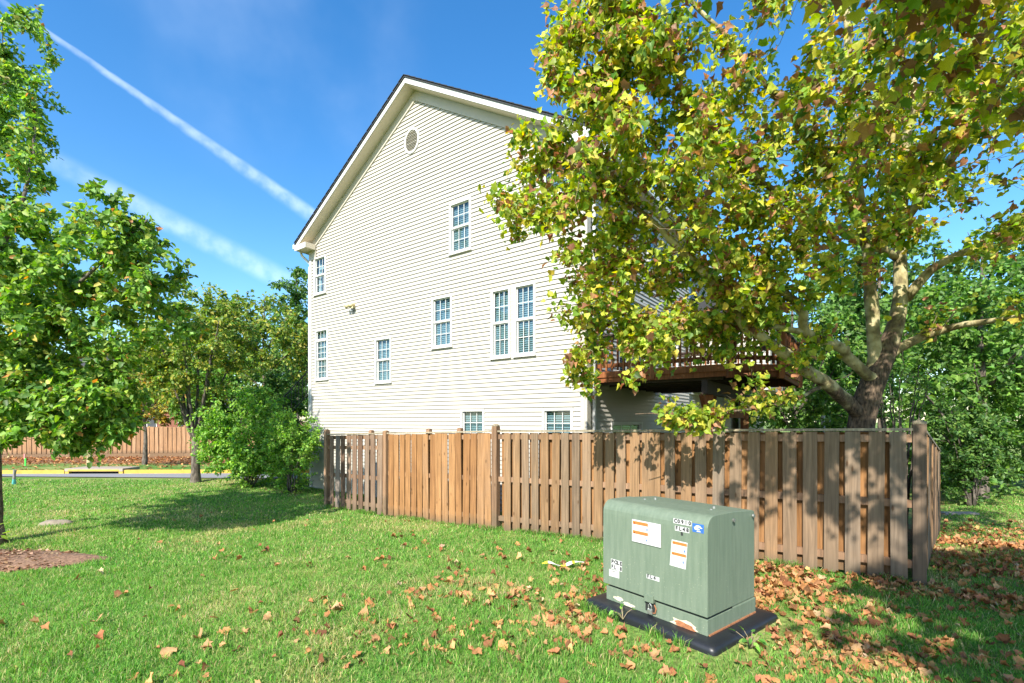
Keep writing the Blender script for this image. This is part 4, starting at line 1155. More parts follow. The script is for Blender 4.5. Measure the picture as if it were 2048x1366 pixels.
def leaf_shape(kind, fold, curl, twist):
    """local coordinates of leaves, arrays of fold/curl per leaf -> (N, nv, 3)"""
    pts, tris = leaf_template(kind)
    x = pts[None, :, 0]; y = pts[None, :, 1]
    z = fold[:, None] * np.abs(x) - curl[:, None] * y * y + twist[:, None] * x * y
    X = np.broadcast_to(x, z.shape) * (1 - 0.35 * np.abs(fold[:, None])); Y = np.broadcast_to(y, z.shape) * (1 - 0.2 * np.abs(curl[:, None]))
    return np.stack([X, Y, z], -1), tris


def leaves_mesh(name, P, Nn, Tp, size, cols, kind, mat, fold=(.1, .6), curl=(-.1, .5), rng=RNG):
    V, T, c = leaves_geo(P, Nn, Tp, size, cols, kind, fold, curl, rng)
    return np_mesh(name, V, tris=T, mat=mat, colors=c)


def leaves_geo(P, Nn, Tp, size, cols, kind, fold=(.1, .6), curl=(-.1, .5), rng=RNG):
    n = len(P)
    S, tris = leaf_shape(kind, rng.uniform(*fold, n), rng.uniform(*curl, n), rng.normal(0, .45, n))
    Nn = norm(Nn); Tp = norm(Tp - Nn * (Tp * Nn).sum(-1, keepdims=True)); B = np.cross(Tp, Nn)
    W = P[:, None, :] + size[:, None, None] * (S[..., 0:1] * B[:, None] + S[..., 1:2] * Tp[:, None] + S[..., 2:3] * Nn[:, None])
    nv = S.shape[1]
    T = (tris[None] + (np.arange(n) * nv)[:, None, None]).reshape(-1, 3)
    return W.reshape(-1, 3), T, np.repeat(cols, nv, 0)


def pick_cols(palette, n, rng, jit=0.18):
    c = np.array([p[0] for p in palette]); w = np.array([p[1] for p in palette], float); w /= w.sum()
    k = rng.choice(len(palette), n, p=w)
    return np.clip(c[k] * (1 + rng.normal(0, jit, (n, 1))) * (1 + rng.normal(0, 0.06, (n, 3))), 0.005, 1), k


def catmull(pts, step=0.18):
    pts = np.array(pts, float)
    if len(pts) < 3:
        n = max(2, int(np.linalg.norm(pts[-1] - pts[0]) / step) + 1); return pts[0] + (pts[-1] - pts[0]) * np.linspace(0, 1, n)[:, None]
    P = np.vstack([2 * pts[0] - pts[1], pts, 2 * pts[-1] - pts[-2]]); out = []
    for i in range(1, len(P) - 2):
        n = max(2, int(np.linalg.norm(P[i + 1] - P[i]) / step)); t = np.linspace(0, 1, n, endpoint=False)[:, None]
        a, b, c, d = P[i - 1], P[i], P[i + 1], P[i + 2]
        out.append(0.5 * (2 * b + (c - a) * t + (2 * a - 5 * b + 4 * c - d) * t * t + (3 * b - a - 3 * c + d) * t ** 3))
    return np.vstack(out + [pts[-1:]])


def in_blob(rng, c, r, n, pw=2.3):
    d = norm(rng.normal(size=(n, 3))); q = rng.random(n) ** (1 / pw)
    return np.array(c) + d * q[:, None] * np.array(r)


def make_tree(name, label, cat, group, base, trunk, limbs, blobs, leaf, palette, seed, bark, twig, bark_limb=None, per_twig=16, size=(.12, .18), lmat=None, up=0.7,
              parts=0, keep=None, twig_len=0.8, out_name=None, sides=10, twig_r=.010, lod=None, face=0.25, spread=None, gaps=None):
    rng = np.random.default_rng(seed)
    rt = root(name, base, label, cat, group)
    nodes = []; rad = []; dirs = []
    tb = MB(); lb = MB(); wb = MB()

    def add(poly, r0, r1, mb, sd, flare=False):
        m = len(poly); rr = np.linspace(1, 0, m) ** 0.9 * (r0 - r1) + r1
        if flare: rr = rr * (1 + 0.55 * np.exp(-np.arange(m) * 0.9))
        rr = rr * (1 + rng.normal(0, 0.035, m))
        mb.tube(poly, list(rr), sd)
        d = np.gradient(poly, axis=0); nodes.extend(poly); rad.extend(rr); dirs.extend(norm(d))
    if hasattr(trunk[1], '__len__'):
        pts_ = np.array(trunk[0], float); poly = catmull(pts_, 0.2)
        cp = np.concatenate([[0], np.cumsum(np.linalg.norm(np.diff(pts_, axis=0), axis=1))]); cq = np.concatenate([[0], np.cumsum(np.linalg.norm(np.diff(poly, axis=0), axis=1))])
        rr = np.interp(cq / cq[-1], cp / cp[-1], trunk[1]) * (1 + rng.normal(0, .02, len(poly)))
        tb.tube(poly, list(rr), sides + 6); nodes.extend(poly); rad.extend(rr); dirs.extend(norm(np.gradient(poly, axis=0)))
    else: add(catmull(trunk[0], 0.22), trunk[1], trunk[2], tb, sides + 4, True)
    for pts, r0, r1 in limbs:
        poly = catmull(pts, 0.2)
        if len(poly) > 3: poly[1:-1] += rng.normal(0, 0.012, (len(poly) - 2, 3))
        add(poly, r0, r1, lb, sides)
    nlimb = len(nodes)
    T = np.vstack([in_blob(rng, c, r, n) for c, r, n in blobs])
    if keep is not None: T = T[keep(T)]
    A = np.array(nodes); R = np.array(rad); Dr = np.array(dirs)
    dist = np.array([np.min(np.linalg.norm(A - t, axis=1)) for t in T]); order = np.argsort(dist)
    twigs = []
    cap = len(A) + len(T) * 14
    AA = np.zeros((cap, 3)); RR = np.zeros(cap); DD = np.zeros((cap, 3)); n0 = len(A); AA[:n0] = A; RR[:n0] = R; DD[:n0] = Dr; LV = np.zeros(cap)
    for i in order:
        t = T[i]; dv = t - AA[:n0]; dd = np.linalg.norm(dv, axis=1)
        cost = dd * (1.35 - 0.45 * (dv * DD[:n0]).sum(1) / np.maximum(dd, 1e-6)) + 0.12 * LV[:n0]
        j = int(np.argmin(cost)); a = AA[j]; L_ = dd[j]
        if L_ < 0.08: continue
        m = int(np.clip(L_ / 0.16, 3, 12)); s = np.linspace(0, 1, m + 1)[:, None]
        mid = (a + t) / 2 + DD[j] * L_ * 0.18 + np.array([0, 0, 0.10 * L_]) + rng.normal(0, 0.05 * L_, 3)
        poly = (1 - s) ** 2 * a + 2 * s * (1 - s) * mid + s * s * t
        poly[1:-1] += rng.normal(0, 0.018, (m - 1, 3))
        r0 = min(RR[j] * 0.7, twig_r * (0.7 + 0.9 * L_)); r0 = max(r0, 0.0035); rr = np.linspace(r0, 0.0026, m + 1)
        wb.tube(poly, list(rr), 4 if r0 > 0.009 else 3, cap=False)
        k = m
        AA[n0:n0 + k] = poly[1:]; RR[n0:n0 + k] = rr[1:]; DD[n0:n0 + k] = norm(np.diff(poly, axis=0)); LV[n0:n0 + k] = LV[j] + 1; n0 += k
        twigs.append(poly)
    # leaves along the outer part of every twig
    P = []; O = []
    for poly in twigs:
        seg = np.linalg.norm(np.diff(poly, axis=0), axis=1); cum = np.concatenate([[0], np.cumsum(seg)]); tot = cum[-1]
        k = max(3, int(per_twig * rng.uniform(.6, 1.4)))
        ss = tot - np.minimum(rng.random(k) ** 1.2 * twig_len, tot * 0.97)
        pp = np.stack([np.interp(ss, cum, poly[:, q]) for q in range(3)], -1)
        P.append(pp); O.append(np.repeat((poly[-1] - poly[-2])[None], k, 0))
    P = np.vstack(P); O = norm(np.vstack(O)); n = len(P)
    off = norm(rng.normal(size=(n, 3)) + O * 0.5); P = P + off * (rng.uniform(spread[0], spread[1], (n, 1)) if spread else rng.uniform(0.02, 0.12, (n, 1)) * (np.mean(size) / 0.12))
    if gaps:
        f = 0.5 * fbm(P[:, 0] + P[:, 2] * .7, P[:, 1] - P[:, 2] * .6, gaps[0]) + 0.5 * fbm(P[:, 0] - P[:, 2] * .5 + 31, P[:, 1] + P[:, 2] * .8, gaps[0])
        kp = rng.random(n) > sstep(gaps[1] + .07, gaps[1] - .05, f) * .9
        P, O, off = P[kp], O[kp], off[kp]; n = len(P)
    Nn = norm(rng.normal(size=(n, 3)) * 0.75 + np.array([-0.1, -face, up])); Tp = off + O * 0.4 + np.array([0, 0, -0.45]) + rng.normal(size=(n, 3)) * 0.3
    sz = rng.uniform(size[0], size[1], n); cols, kk = pick_cols(palette, n, rng)
    tb.build('trunk', M[bark], rt, smooth=True, recalc=False)
    if limbs: lb.build('limbs', M[bark_limb or bark], rt, smooth=True, recalc=False)
    tw = wb.build('twigs', M[twig], rt, smooth=True, recalc=False); tw['kind'] = 'stuff'
    lm = lmat or M['leaf']
    if parts:
        # the leaves that show largest become parts of their own (shared shapes)
        dc = np.linalg.norm(P - np.array([0, 0, EYE]), axis=1); vis = (P[:, 1] > 0.8) & (np.abs(P[:, 0] / np.maximum(P[:, 1], .1)) < 1.08) & ((P[:, 2] - EYE) / np.maximum(P[:, 1], .1) < 0.9)
        score = np.where(vis, sz / dc, 0); pick = np.argsort(-score)[:parts]; rest = np.setdiff1d(np.arange(n), pick)
        shapes = []
        for v in range(14):
            c0, _ = pick_cols([palette[int(rng.choice(len(palette), p=np.array([q[1] for q in palette]) / sum(q[1] for q in palette)))]], 1, rng, .1)
            shapes.append(leaves_mesh('leaf', np.zeros((1, 3)), np.array([[0, 0, 1.]]), np.array([[0, 1., 0]]), np.ones(1), c0, leaf, lm, (.1, .55), (-.1, .6), rng))
        for q, i in enumerate(pick):
            me = shapes[q % 14]; o = bpy.data.objects.new('leaf', me); col.objects.link(o)
            nn = Vector(Nn[i]); tp = Vector(Tp[i]); tp = (tp - nn * tp.dot(nn)).normalized(); b = tp.cross(nn)
            mt = Matrix((b, tp, nn)).transposed().to_4x4() @ Matrix.Scale(sz[i], 4); mt.translation = Vector(P[i])
            o.parent = rt; o.matrix_parent_inverse = Matrix.Translation(-Vector(rt.location)); o.matrix_basis = mt
        P, Nn, Tp, sz, cols = P[rest], Nn[rest], Tp[rest], sz[rest], cols[rest]
    if lod:
        near = np.linalg.norm(P - np.array([0, 0, EYE]), axis=1) < lod[0]
        a = leaves_geo(P[near], Nn[near], Tp[near], sz[near], cols[near], leaf, (.1, .9), (-.3, .8), rng); b = leaves_geo(P[~near], Nn[~near], Tp[~near], sz[~near], cols[~near], lod[1], (.1, .9), (-.3, .8), rng)
        me = np_mesh('crown', np.vstack([a[0], b[0]]), tris=np.vstack([a[1], b[1] + len(a[0])]), mat=lm, colors=np.vstack([a[2], b[2]]))
    else: me = leaves_mesh('crown', P, Nn, Tp, sz, cols, leaf, lm, rng=rng)
    cr = link('crown', me, rt); cr['kind'] = 'stuff'
    return rt


def W(px, py, Y):
    """point seen at photograph pixel (px, py) at depth Y; used once to survey limb positions"""
    return ((px - 1024) / 960 * Y, Y, EYE + (842 - py) / 960 * Y)


# --- the sycamore behind the fence
SYC = [((0.34, 0.41, 0.045), 32), ((0.50, 0.50, 0.065), 22), ((0.20, 0.31, 0.04), 22), ((0.10, 0.19, 0.03), 9), ((0.60, 0.50, 0.08), 8), ((0.42, 0.21, 0.10), 10), ((0.25, 0.12, 0.06), 6)]
trunk = ([(5.2, 7.2, -0.3), (5.2, 7.2, 0.3), (5.21, 7.2, 1.0), W(1722, 850, 7.2), W(1738, 785, 7.2), W(1766, 715, 7.2), W(1788, 660, 7.25), W(1800, 600, 7.3), W(1800, 520, 7.3), W(1797, 470, 7.3), W(1808, 380, 7.3), W(1815, 250, 7.3), W(1840, 60, 7.2), W(1850, -200, 7.2)],
         [.30, .23, .20, .18, .17, .15, .115, .095, .085, .08, .07, .055, .04, .02])
limbs = [
    ([W(1728, 838, 7.2), W(1690, 802, 7.1), W(1640, 760, 6.9), W(1560, 700, 6.6), W(1490, 655, 6.4), W(1450, 600, 6.3), W(1380, 520, 6.2), W(1300, 440, 6.0), W(1200, 360, 5.9), W(1110, 310, 5.9)], 0.105, 0.010),
    ([W(1752, 755, 7.2), W(1736, 752, 7.1), W(1692, 714, 7.0), W(1689, 699, 6.9), W(1610, 664, 6.7), W(1607, 630, 6.6), W(1589, 602, 6.5), W(1528, 558, 6.3), W(1472, 517, 6.1), W(1380, 430, 5.8), W(1290, 330, 5.6), W(1180, 220, 5.5), W(1105, 130, 5.5)], 0.082, 0.010),
    ([W(1610, 664, 6.7), W(1520, 650, 6.6), W(1420, 645, 6.5), W(1350, 660, 6.4), W(1270, 690, 6.4), W(1190, 700, 6.5)], 0.045, 0.008),
    ([W(1752, 775, 7.2), W(1750, 735, 7.2), W(1748, 690, 7.2), W(1742, 600, 7.2), W(1735, 500, 7.1), W(1722, 430, 7.0), W(1712, 330, 6.9), W(1700, 150, 6.8), W(1690, -60, 6.8), W(1680, -250, 6.8)], 0.10, 0.022),
    ([W(1792, 515, 7.3), W(1740, 488, 7.1), W(1690, 465, 6.9), W(1600, 420, 6.6), W(1500, 340, 6.3), W(1380, 230, 6.0), W(1260, 90, 5.9)], 0.06, 0.01),
    ([W(1772, 716, 7.2), W(1830, 680, 7.2), W(1900, 655, 7.0), W(2000, 640, 6.4), W(2120, 610, 5.8)], 0.075, 0.015),
    ([W(1810, 600, 7.3), W(1860, 540, 7.1), W(1950, 490, 6.8), W(2060, 430, 6.5), W(2200, 350, 6.5)], 0.07, 0.015),
    ([W(1803, 450, 7.3), W(1880, 350, 6.8), W(1960, 230, 6.0), W(2040, 110, 5.0), W(2100, 0, 4.2)], 0.07, 0.012),
    ([W(1728, 460, 7.0), W(1650, 330, 6.5), W(1540, 180, 6.1), W(1420, 40, 5.9), W(1300, -100, 6.0)], 0.065, 0.012),
    ([W(1712, 330, 6.9), (4.4, 5.6, 6.0), (3.9, 4.4, 5.9), (3.3, 3.3, 5.5), (2.6, 2.3, 5.3), (1.6, 1.4, 5.2)], 0.06, 0.008),
    ([W(1815, 250, 7.3), (6.2, 6.2, 7.0), (6.0, 4.8, 7.4), (5.6, 3.4, 6.8)], 0.06, 0.01),
    ([W(1650, 770, 6.95), W(1580, 800, 6.7), W(1480, 822, 6.4), W(1380, 835, 6.2), W(1270, 828, 6.2)], 0.03, 0.006),
]
blobs = [((2.45, 6.0, 4.9), (2.75, 1.6, 1.9), 430), ((4.4, 5.6, 7.2), (4.0, 2.6, 2.2), 330), ((7.0, 6.2, 5.3), (2.9, 2.8, 2.3), 330), ((3.7, 3.7, 4.9), (1.7, 1.2, 1.2), 60),
         ((1.35, 6.4, 3.25), (0.95, 0.8, 1.1), 80), ((3.3, 6.7, 3.0), (1.5, 0.6, 0.85), 42), ((2.4, 6.15, 1.98), (0.9, 0.25, 0.14), 14),
         ((1.15, 5.8, 6.2), (0.95, 0.9, 1.1), 90), ((2.3, 2.2, 5.2), (2.2, 1.6, 1.0), 130), ((0.35, 5.9, 4.7), (0.65, 0.5, 0.75), 30), ((5.0, 6.3, 5.5), (1.3, 0.7, 1.7), 45), ((2.5, 6.4, 4.0), (1.6, 0.7, 1.2), 60)]
make_tree('sycamore_tree', 'big yellowing sycamore with cream flaking limbs standing behind the fence', 'tree', None, (5.22, 7.2, -0.2), trunk, limbs, blobs, 'plane', SYC, 11,
          'bark_syc', 'twig', 'bark_limb', per_twig=45, size=(.042, .112), lmat=M['leaf_syc'], up=0.7, face=0.55, lod=(4.6, 'plane_lo'), spread=(.02, .22), gaps=(1.25, .44), parts=300, twig_len=1.15, keep=lambda T: T[:, 1] < 8.6)

# --- maple at the left edge
MAP = [((0.150, 0.281, 0.044), 30), ((0.225, 0.375, 0.056), 28), ((0.094, 0.194, 0.037), 20), ((0.350, 0.450, 0.081), 14), ((0.525, 0.425, 0.088), 3), ((0.500, 0.225, 0.075), 1.2)]
tb_ = (-9.25, 8.55)
trunk = ([(tb_[0], tb_[1], -0.4), (tb_[0], tb_[1], 0.8), (-9.2, 8.5, 2.2), (-9.35, 8.6, 4.5), (-10.2, 9.3, 7.2), (-11.0, 10.4, 9.8)], 0.13, 0.02)
limbs = [([(-9.2, 8.5, 1.9), (-8.3, 8.4, 2.2), (-7.4, 8.2, 2.6), (-6.5, 8.0, 2.7)], 0.05, 0.01), ([(-9.2, 8.5, 2.4), (-8.2, 8.2, 3.4), (-7.1, 8.0, 4.3), (-6.0, 7.9, 5.2)], 0.055, 0.01),
         ([(-9.25, 8.5, 3.0), (-8.6, 7.6, 4.2), (-7.9, 6.9, 5.0)], 0.045, 0.01), ([(-9.25, 8.5, 3.8), (-8.5, 8.9, 5.2), (-7.6, 9.2, 6.0)], 0.045, 0.01),
         ([(-9.35, 8.6, 4.5), (-9.3, 9.2, 6.4), (-9.9, 10.0, 8.4)], 0.04, 0.01), ([(-9.25, 8.5, 2.6), (-10.4, 8.2, 3.8), (-11.5, 8.0, 4.8)], 0.05, 0.01), ([(-9.25, 8.5, 4.0), (-10.2, 8.0, 6.0), (-10.8, 7.8, 7.6)], 0.045, 0.01)]
blobs = [((-8.4, 8.3, 3.9), (3.0, 1.6, 1.8), 580), ((-10.3, 9.2, 7.0), (1.3, 1.2, 2.2), 150), ((-11.1, 10.6, 9.0), (1.1, 1.0, 2.6), 130), ((-8.0, 8.0, 2.15), (1.95, 1.0, 0.75), 330), ((-7.1, 7.9, 1.75), (0.8, 0.7, 0.5), 80), ((-10.8, 8.2, 4.4), (1.8, 1.8, 2.4), 80), ((-6.3, 7.9, 5.1), (0.5, 0.6, 0.8), 26)]
make_tree('maple_tree', 'green maple with low hanging branches at the left edge of the lawn', 'tree', None, (tb_[0], tb_[1], -0.25), trunk, limbs, blobs, 'maple_lo', MAP, 21, 'bark_grey', 'twig_dark', per_twig=46, size=(.07, .125), up=0.65, face=0.5, spread=(.02, .15), twig_len=0.7)


# --- generic trees
def simple_tree(name, label, group, x, y, h, crown_z, crown_r, n, palette, seed, kind='oval', size=(.07, .12), per=26, tr_r=0.12, multi=0, low=None, spread=1.0, bark='bark_grey', cat='tree', twig_len=0.9, up=0.6):
    rng = np.random.default_rng(seed); g = float(gz(x, y)); cz = crown_z
    if multi:
        trunk_ = ([(x, y, g - 0.2), (x, y, g + 0.7), (x, y, g + multi)], tr_r * 1.0, tr_r * 0.8)
        lim = []
        for k in range(9):
            a = 2 * math.pi * k / 9 + rng.uniform(-.2, .2); q = rng.uniform(.45, .95)
            e = (x + math.cos(a) * crown_r[0] * q * .75, y + math.sin(a) * crown_r[1] * q * .75, cz + crown_r[2] * rng.uniform(-.1, .6))
            m1 = (x + math.cos(a) * 0.35 * q, y + math.sin(a) * 0.35 * q, g + multi + 0.6)
            lim.append(([(x, y, g + multi - 0.1), m1, ((m1[0] + e[0]) / 2, (m1[1] + e[1]) / 2, (m1[2] + e[2]) / 2 + .3), e], tr_r * 0.45, 0.012))
    else:
        trunk_ = ([(x, y, g - 0.2), (x + .05, y, g + h * 0.3), (x - .05, y, g + h * 0.6), (x, y, g + h * 0.93)], tr_r, 0.02)
        lim = []
        for k in range(8):
            a = 2 * math.pi * k / 8 + rng.uniform(-.3, .3); z0 = cz - crown_r[2] * rng.uniform(.1, .8)
            e = (x + math.cos(a) * crown_r[0] * .75, y + math.sin(a) * crown_r[1] * .75, z0 + crown_r[2] * rng.uniform(.4, .9))
            lim.append(([(x, y, max(g + 0.3, z0)), (x + math.cos(a) * crown_r[0] * .35, y + math.sin(a) * crown_r[1] * .35, z0 + .45 * crown_r[2] * .6), e], tr_r * 0.4, 0.012))
    bl = [((x, y, cz), tuple(crown_r), int(n * 0.5))]
    for k in range(5):
        d = norm(rng.normal(size=3)); bl.append(((x + d[0] * crown_r[0] * .62, y + d[1] * crown_r[1] * .62, cz + d[2] * crown_r[2] * .62), (crown_r[0] * .5, crown_r[1] * .5, crown_r[2] * .45), int(n * 0.1)))
    return make_tree(name, label, cat, group, (x, y, g), trunk_, lim, bl, kind, palette, seed, bark, 'twig_dark', per_twig=per, size=size, sides=6, up=up, twig_len=twig_len,
                     keep=(lambda T: T[:, 2] > (low if low is not None else g + 0.25)))


YG = [((0.274, 0.338, 0.056), 35), ((0.161, 0.274, 0.048), 35), ((0.435, 0.402, 0.081), 18), ((0.097, 0.177, 0.040), 12)]
DG = [((0.063, 0.140, 0.035), 40), ((0.105, 0.210, 0.042), 40), ((0.168, 0.280, 0.056), 20)]
MG = [((0.125, 0.251, 0.047), 40), ((0.188, 0.329, 0.055), 35), ((0.078, 0.157, 0.035), 25)]
AU = [((0.23, 0.26, 0.05), 60), ((0.539, 0.370, 0.077), 30), ((0.462, 0.216, 0.077), 15), ((0.277, 0.308, 0.062), 35), ((0.647, 0.508, 0.092), 20)]
LG = [((0.216, 0.400, 0.062), 40), ((0.308, 0.493, 0.077), 30), ((0.108, 0.246, 0.046), 30)]
simple_tree('vase_tree', 'vase shaped tree forking into many stems beside the road kerb', None, -11.4, 17.3, 7.2, 4.6, (2.5, 2.2, 2.4), 420, YG, 31, kind='rhomb', size=(.10, .17), per=34, tr_r=0.15, multi=1.55, low=1.5)
simple_tree('yellowing_tree', 'yellow green tree between the vase tree and the dark tall tree', None, -11.6, 22.5, 8.5, 5.4, (2.6, 2.2, 2.8), 330, YG, 32, kind='rhomb', size=(.13, .22), per=30, low=1.0)
simple_tree('tall_dark_tree', 'tall dark green tree rising beside the house corner', None, -13.9, 31, 12.5, 7.2, (2.2, 2.2, 4.6), 380, DG, 33, kind='rhomb', size=(.16, .28), per=30, low=1.0)
simple_tree('young_tree', 'young thin-trunked yellowing tree before the far fence', None, -18.6, 24.3, 4.6, 3.1, (1.9, 1.5, 1.3), 120, AU, 34, kind='rhomb', size=(.11, .18), per=24, tr_r=0.11, low=1.5)
simple_tree('sapling', 'pale stemmed small tree behind the storm drain', None, -18.7, 21.2, 3.6, 2.9, (1.2, 1.2, 1.0), 60, AU, 35, kind='rhomb', size=(.09, .14), per=18, tr_r=0.10, low=1.6, bark='bark_cream')
bg = 'trees beyond the far fence'
for i, (x, y, h, cz, r, pal, lab) in enumerate([(-35, 34, 9, 5.0, (3.6, 3, 3.4), MG, 'green tree beyond the far fence at the left edge of view'), (-29, 36, 8, 4.6, (3.6, 3, 3.2), AU, 'orange tinged tree beyond the far fence'),
                                                (-23.5, 35, 9, 5.2, (3.4, 3, 3.6), YG, 'yellow green tree beyond the far fence behind the young tree'), (-18.0, 37, 10, 5.6, (3.5, 3, 4.0), MG, 'green tree beyond the right end of the far fence'),
                                                (-32, 32.5, 6.5, 3.4, (3.0, 2.2, 2.6), YG, 'low yellow green tree just behind the left stretch of the far fence'), (-26, 33, 6, 3.2, (2.8, 2.2, 2.4), AU, 'low golden tree just behind the middle of the far fence'), (-20.5, 33, 6.5, 3.6, (2.8, 2.2, 2.6), MG, 'low green tree just behind the far fence near the vase tree')]):
    simple_tree('background_tree', lab, bg, x, y, h, cz, r, 300, pal, 40 + i, kind='rhomb', size=(.20, .36), per=28, low=0.6)

# shrubs at the house corner


def shrub(name, label, x, y, cz, r, n, pal, seed, size=(.06, .11), per=34, low=None, group=None):
    rng = np.random.default_rng(seed); g = float(gz(x, y))
    lim = []
    for k in range(10):
        a = 2 * math.pi * k / 10 + rng.uniform(-.3, .3); q = rng.uniform(.3, .85)
        e = (x + math.cos(a) * r[0] * q, y + math.sin(a) * r[1] * q, cz + r[2] * rng.uniform(-.3, .75)); lim.append(([(x + math.cos(a) * .1, y + math.sin(a) * .1, g), ((x + e[0]) / 2, (y + e[1]) / 2, (g + e[2]) / 2 + .2), e], .025, .007))
    bl = [((x, y, cz), r, int(n * .6))]
    for k in range(6):
        d = norm(rng.normal(size=3)); bl.append(((x + d[0] * r[0] * .66, y + d[1] * r[1] * .66, cz + d[2] * r[2] * .66), (r[0] * .42, r[1] * .42, r[2] * .42), int(n * .07)))
    return make_tree(name, label, 'shrub', group, (x, y, g), ([(x, y, g - .1), (x, y, g + .35)], .05, .035), lim, bl, 'rhomb', pal, seed, 'bark_grey', 'twig_dark', per_twig=per, size=size, sides=5, twig_len=0.55, twig_r=.006,
                     keep=lambda T: T[:, 2] > g + (0.05 if low is None else low))


shrub('evergreen_shrub', 'large dense green shrub between the vase tree and the house', -8.75, 16.0, 1.35, (1.85, 1.2, 1.75), 620, LG, 51, size=(.08, .13))
shrub('feathery_shrub', 'light green feathery shrub against the front corner of the house', -6.75, 14.75, 0.95, (0.95, 0.75, 1.35), 360, LG, 52, size=(.06, .10))
shrub('background_shrub', 'taller dark shrub behind the corner shrubs beside the entry railing', -8.9, 18.6, 2.1, (1.3, 1.1, 2.2), 300, DG, 53, size=(.09, .15))

# woodland to the right
wg = 'trees on the right-hand wood edge'
for i, (x, y, h, cz, r, pal, lab, n, low, kd) in enumerate([
        (14.2, 14.5, 8, 3.3, (3.2, 2.6, 3.7), MG, 'bright green low-branched tree at the wood edge past the fence', 240, -0.2, 'oval'),
        (18.6, 15.5, 9, 4.0, (3.4, 3.0, 4.4), DG, 'full green tree at the right edge of the wood', 190, 0.0, 'oval'),
        (12.0, 20.5, 9, 4.2, (3.0, 2.6, 4.0), MG, 'yellow green tree behind the sycamore and the side fence', 170, -0.2, 'oval'),
        (16.5, 21.5, 12, 6.0, (3.6, 3.0, 5.4), DG, 'tall dark tree deep in the right-hand wood', 190, 0.0, 'rhomb'),
        (22.5, 21.0, 12, 6.0, (3.8, 3.2, 5.4), DG, 'dark tree deep in the wood beyond the right edge', 150, 0.0, 'rhomb'),
        (14.8, 29.0, 9, 4.4, (4.0, 3.0, 4.0), MG, 'distant green tree behind the row of houses', 130, 0.0, 'rhomb'),
        (21.0, 31.0, 12, 5.4, (4.4, 3.2, 5.4), DG, 'distant dark tree at the back of the wood', 140, 0.0, 'rhomb'),
        (28.0, 30.0, 13, 6.0, (4.6, 3.4, 5.8), MG, 'distant green tree closing the back of the wood', 130, 0.0, 'rhomb')]):
    simple_tree('woodland_tree', lab, wg, x, y, h, cz, r, int(n * 1.9), pal, 60 + i, kind='rhomb', size=(.13, .23) if kd == 'oval' else (.20, .34), per=30, tr_r=0.16, low=low)
shrub('bare_stemmed_shrub', 'many-stemmed shrub showing bare stems just behind the fence corner', 6.9, 8.6, 2.5, (0.6, 0.5, 0.75), 40, MG, 71, size=(.06, .1), per=18, low=1.3)
shrub('yard_shrub', 'leafy green shrub in the yard between the deck and the sycamore trunk', 6.55, 9.9, 1.5, (0.8, 0.7, 1.25), 150, MG, 74, size=(.07, .11))
shrub('understorey_shrub', 'tall green shrub standing in front of the wood-edge trunk', 12.6, 13.2, 1.1, (1.3, 0.9, 1.6), 220, DG, 75, size=(.08, .13))
shrub('understorey_shrub', 'low green shrub on the far side of the shaded lawn', 15.9, 16.2, 0.7, (1.7, 1.1, 1.1), 240, MG, 72, size=(.08, .13), per=28)
shrub('understorey_shrub', 'dark low shrub beneath the bright wood-edge tree', 12.9, 17.2, 0.4, (1.8, 1.0, 1.0), 220, DG, 73, size=(.08, .13), per=28)
# tree standing behind the photographer, known from the shade it throws on the near lawn
simple_tree('shade_tree', 'broad tree behind the viewpoint that shades the near lawn', None, 3.1, -4.1, 8.8, 6.2, (3.6, 3.0, 2.2), 640, MG, 81, kind='rhomb', size=(.26, .40), per=30, tr_r=0.2, low=3.4)

# ------------------------------------------------------------------ small things
# entry railing by the front steps
rl = root('entry_railing', (-7.75, 17.4, -0.3), 'black iron stair railing by the front entry behind the shrubs', 'railing')
for i in range(7):
    x = -8.25 + i * 0.13; z = 1.9 + i * 0.14; MB().tube([(x, 17.4, z), (x, 17.4, z + 0.85)], 0.010, 6).build('baluster', M['iron'], rl)
MB().tube([(-8.3, 17.4, 2.72), (-7.4, 17.4, 3.68)], 0.022, 6).build('handrail', M['iron'], rl); MB().tube([(-8.3, 17.4, 1.88), (-7.4, 17.4, 2.85)], 0.016, 6).build('bottom_rail', M['iron'], rl)
MB().tube([(-8.3, 17.4, -0.35), (-8.3, 17.4, 2.74)], 0.022, 6).build('newel', M['iron'], rl)

# mulch bed round the maple, built as a low mound
mm = MB(); ctr = (-8.1, 7.45); nr = 40
pts = [(ctr[0], ctr[1], float(gz(*ctr)) + 0.10)]; fs = []
for j, q in enumerate((0.4, 0.75, 1.0)):
    for k in range(nr):
        a = 2 * math.pi * k / nr; rr = q * (1.15 + 0.18 * math.sin(3 * a + 1) + 0.08 * math.sin(7 * a)); x = ctr[0] + math.cos(a) * rr * 1.35; y = ctr[1] + math.sin(a) * rr * 0.62
        pts.append((x, y, float(gz(x, y)) + (0.09, 0.065, -0.01)[j] + random.uniform(-.01, .01)))
for k in range(nr): fs.append((0, 1 + k, 1 + (k + 1) % nr))
for j in range(2):
    for k in range(nr): a = 1 + j * nr; fs.append((a + k, a + (k + 1) % nr, a + nr + (k + 1) % nr, a + nr + k))
mm.poly(pts, fs); mo = mm.build('mulch_bed', M['mulch'], smooth=True); set_props(mo, 'brown mulch bed round the foot of the maple', 'mulch', kind='structure')
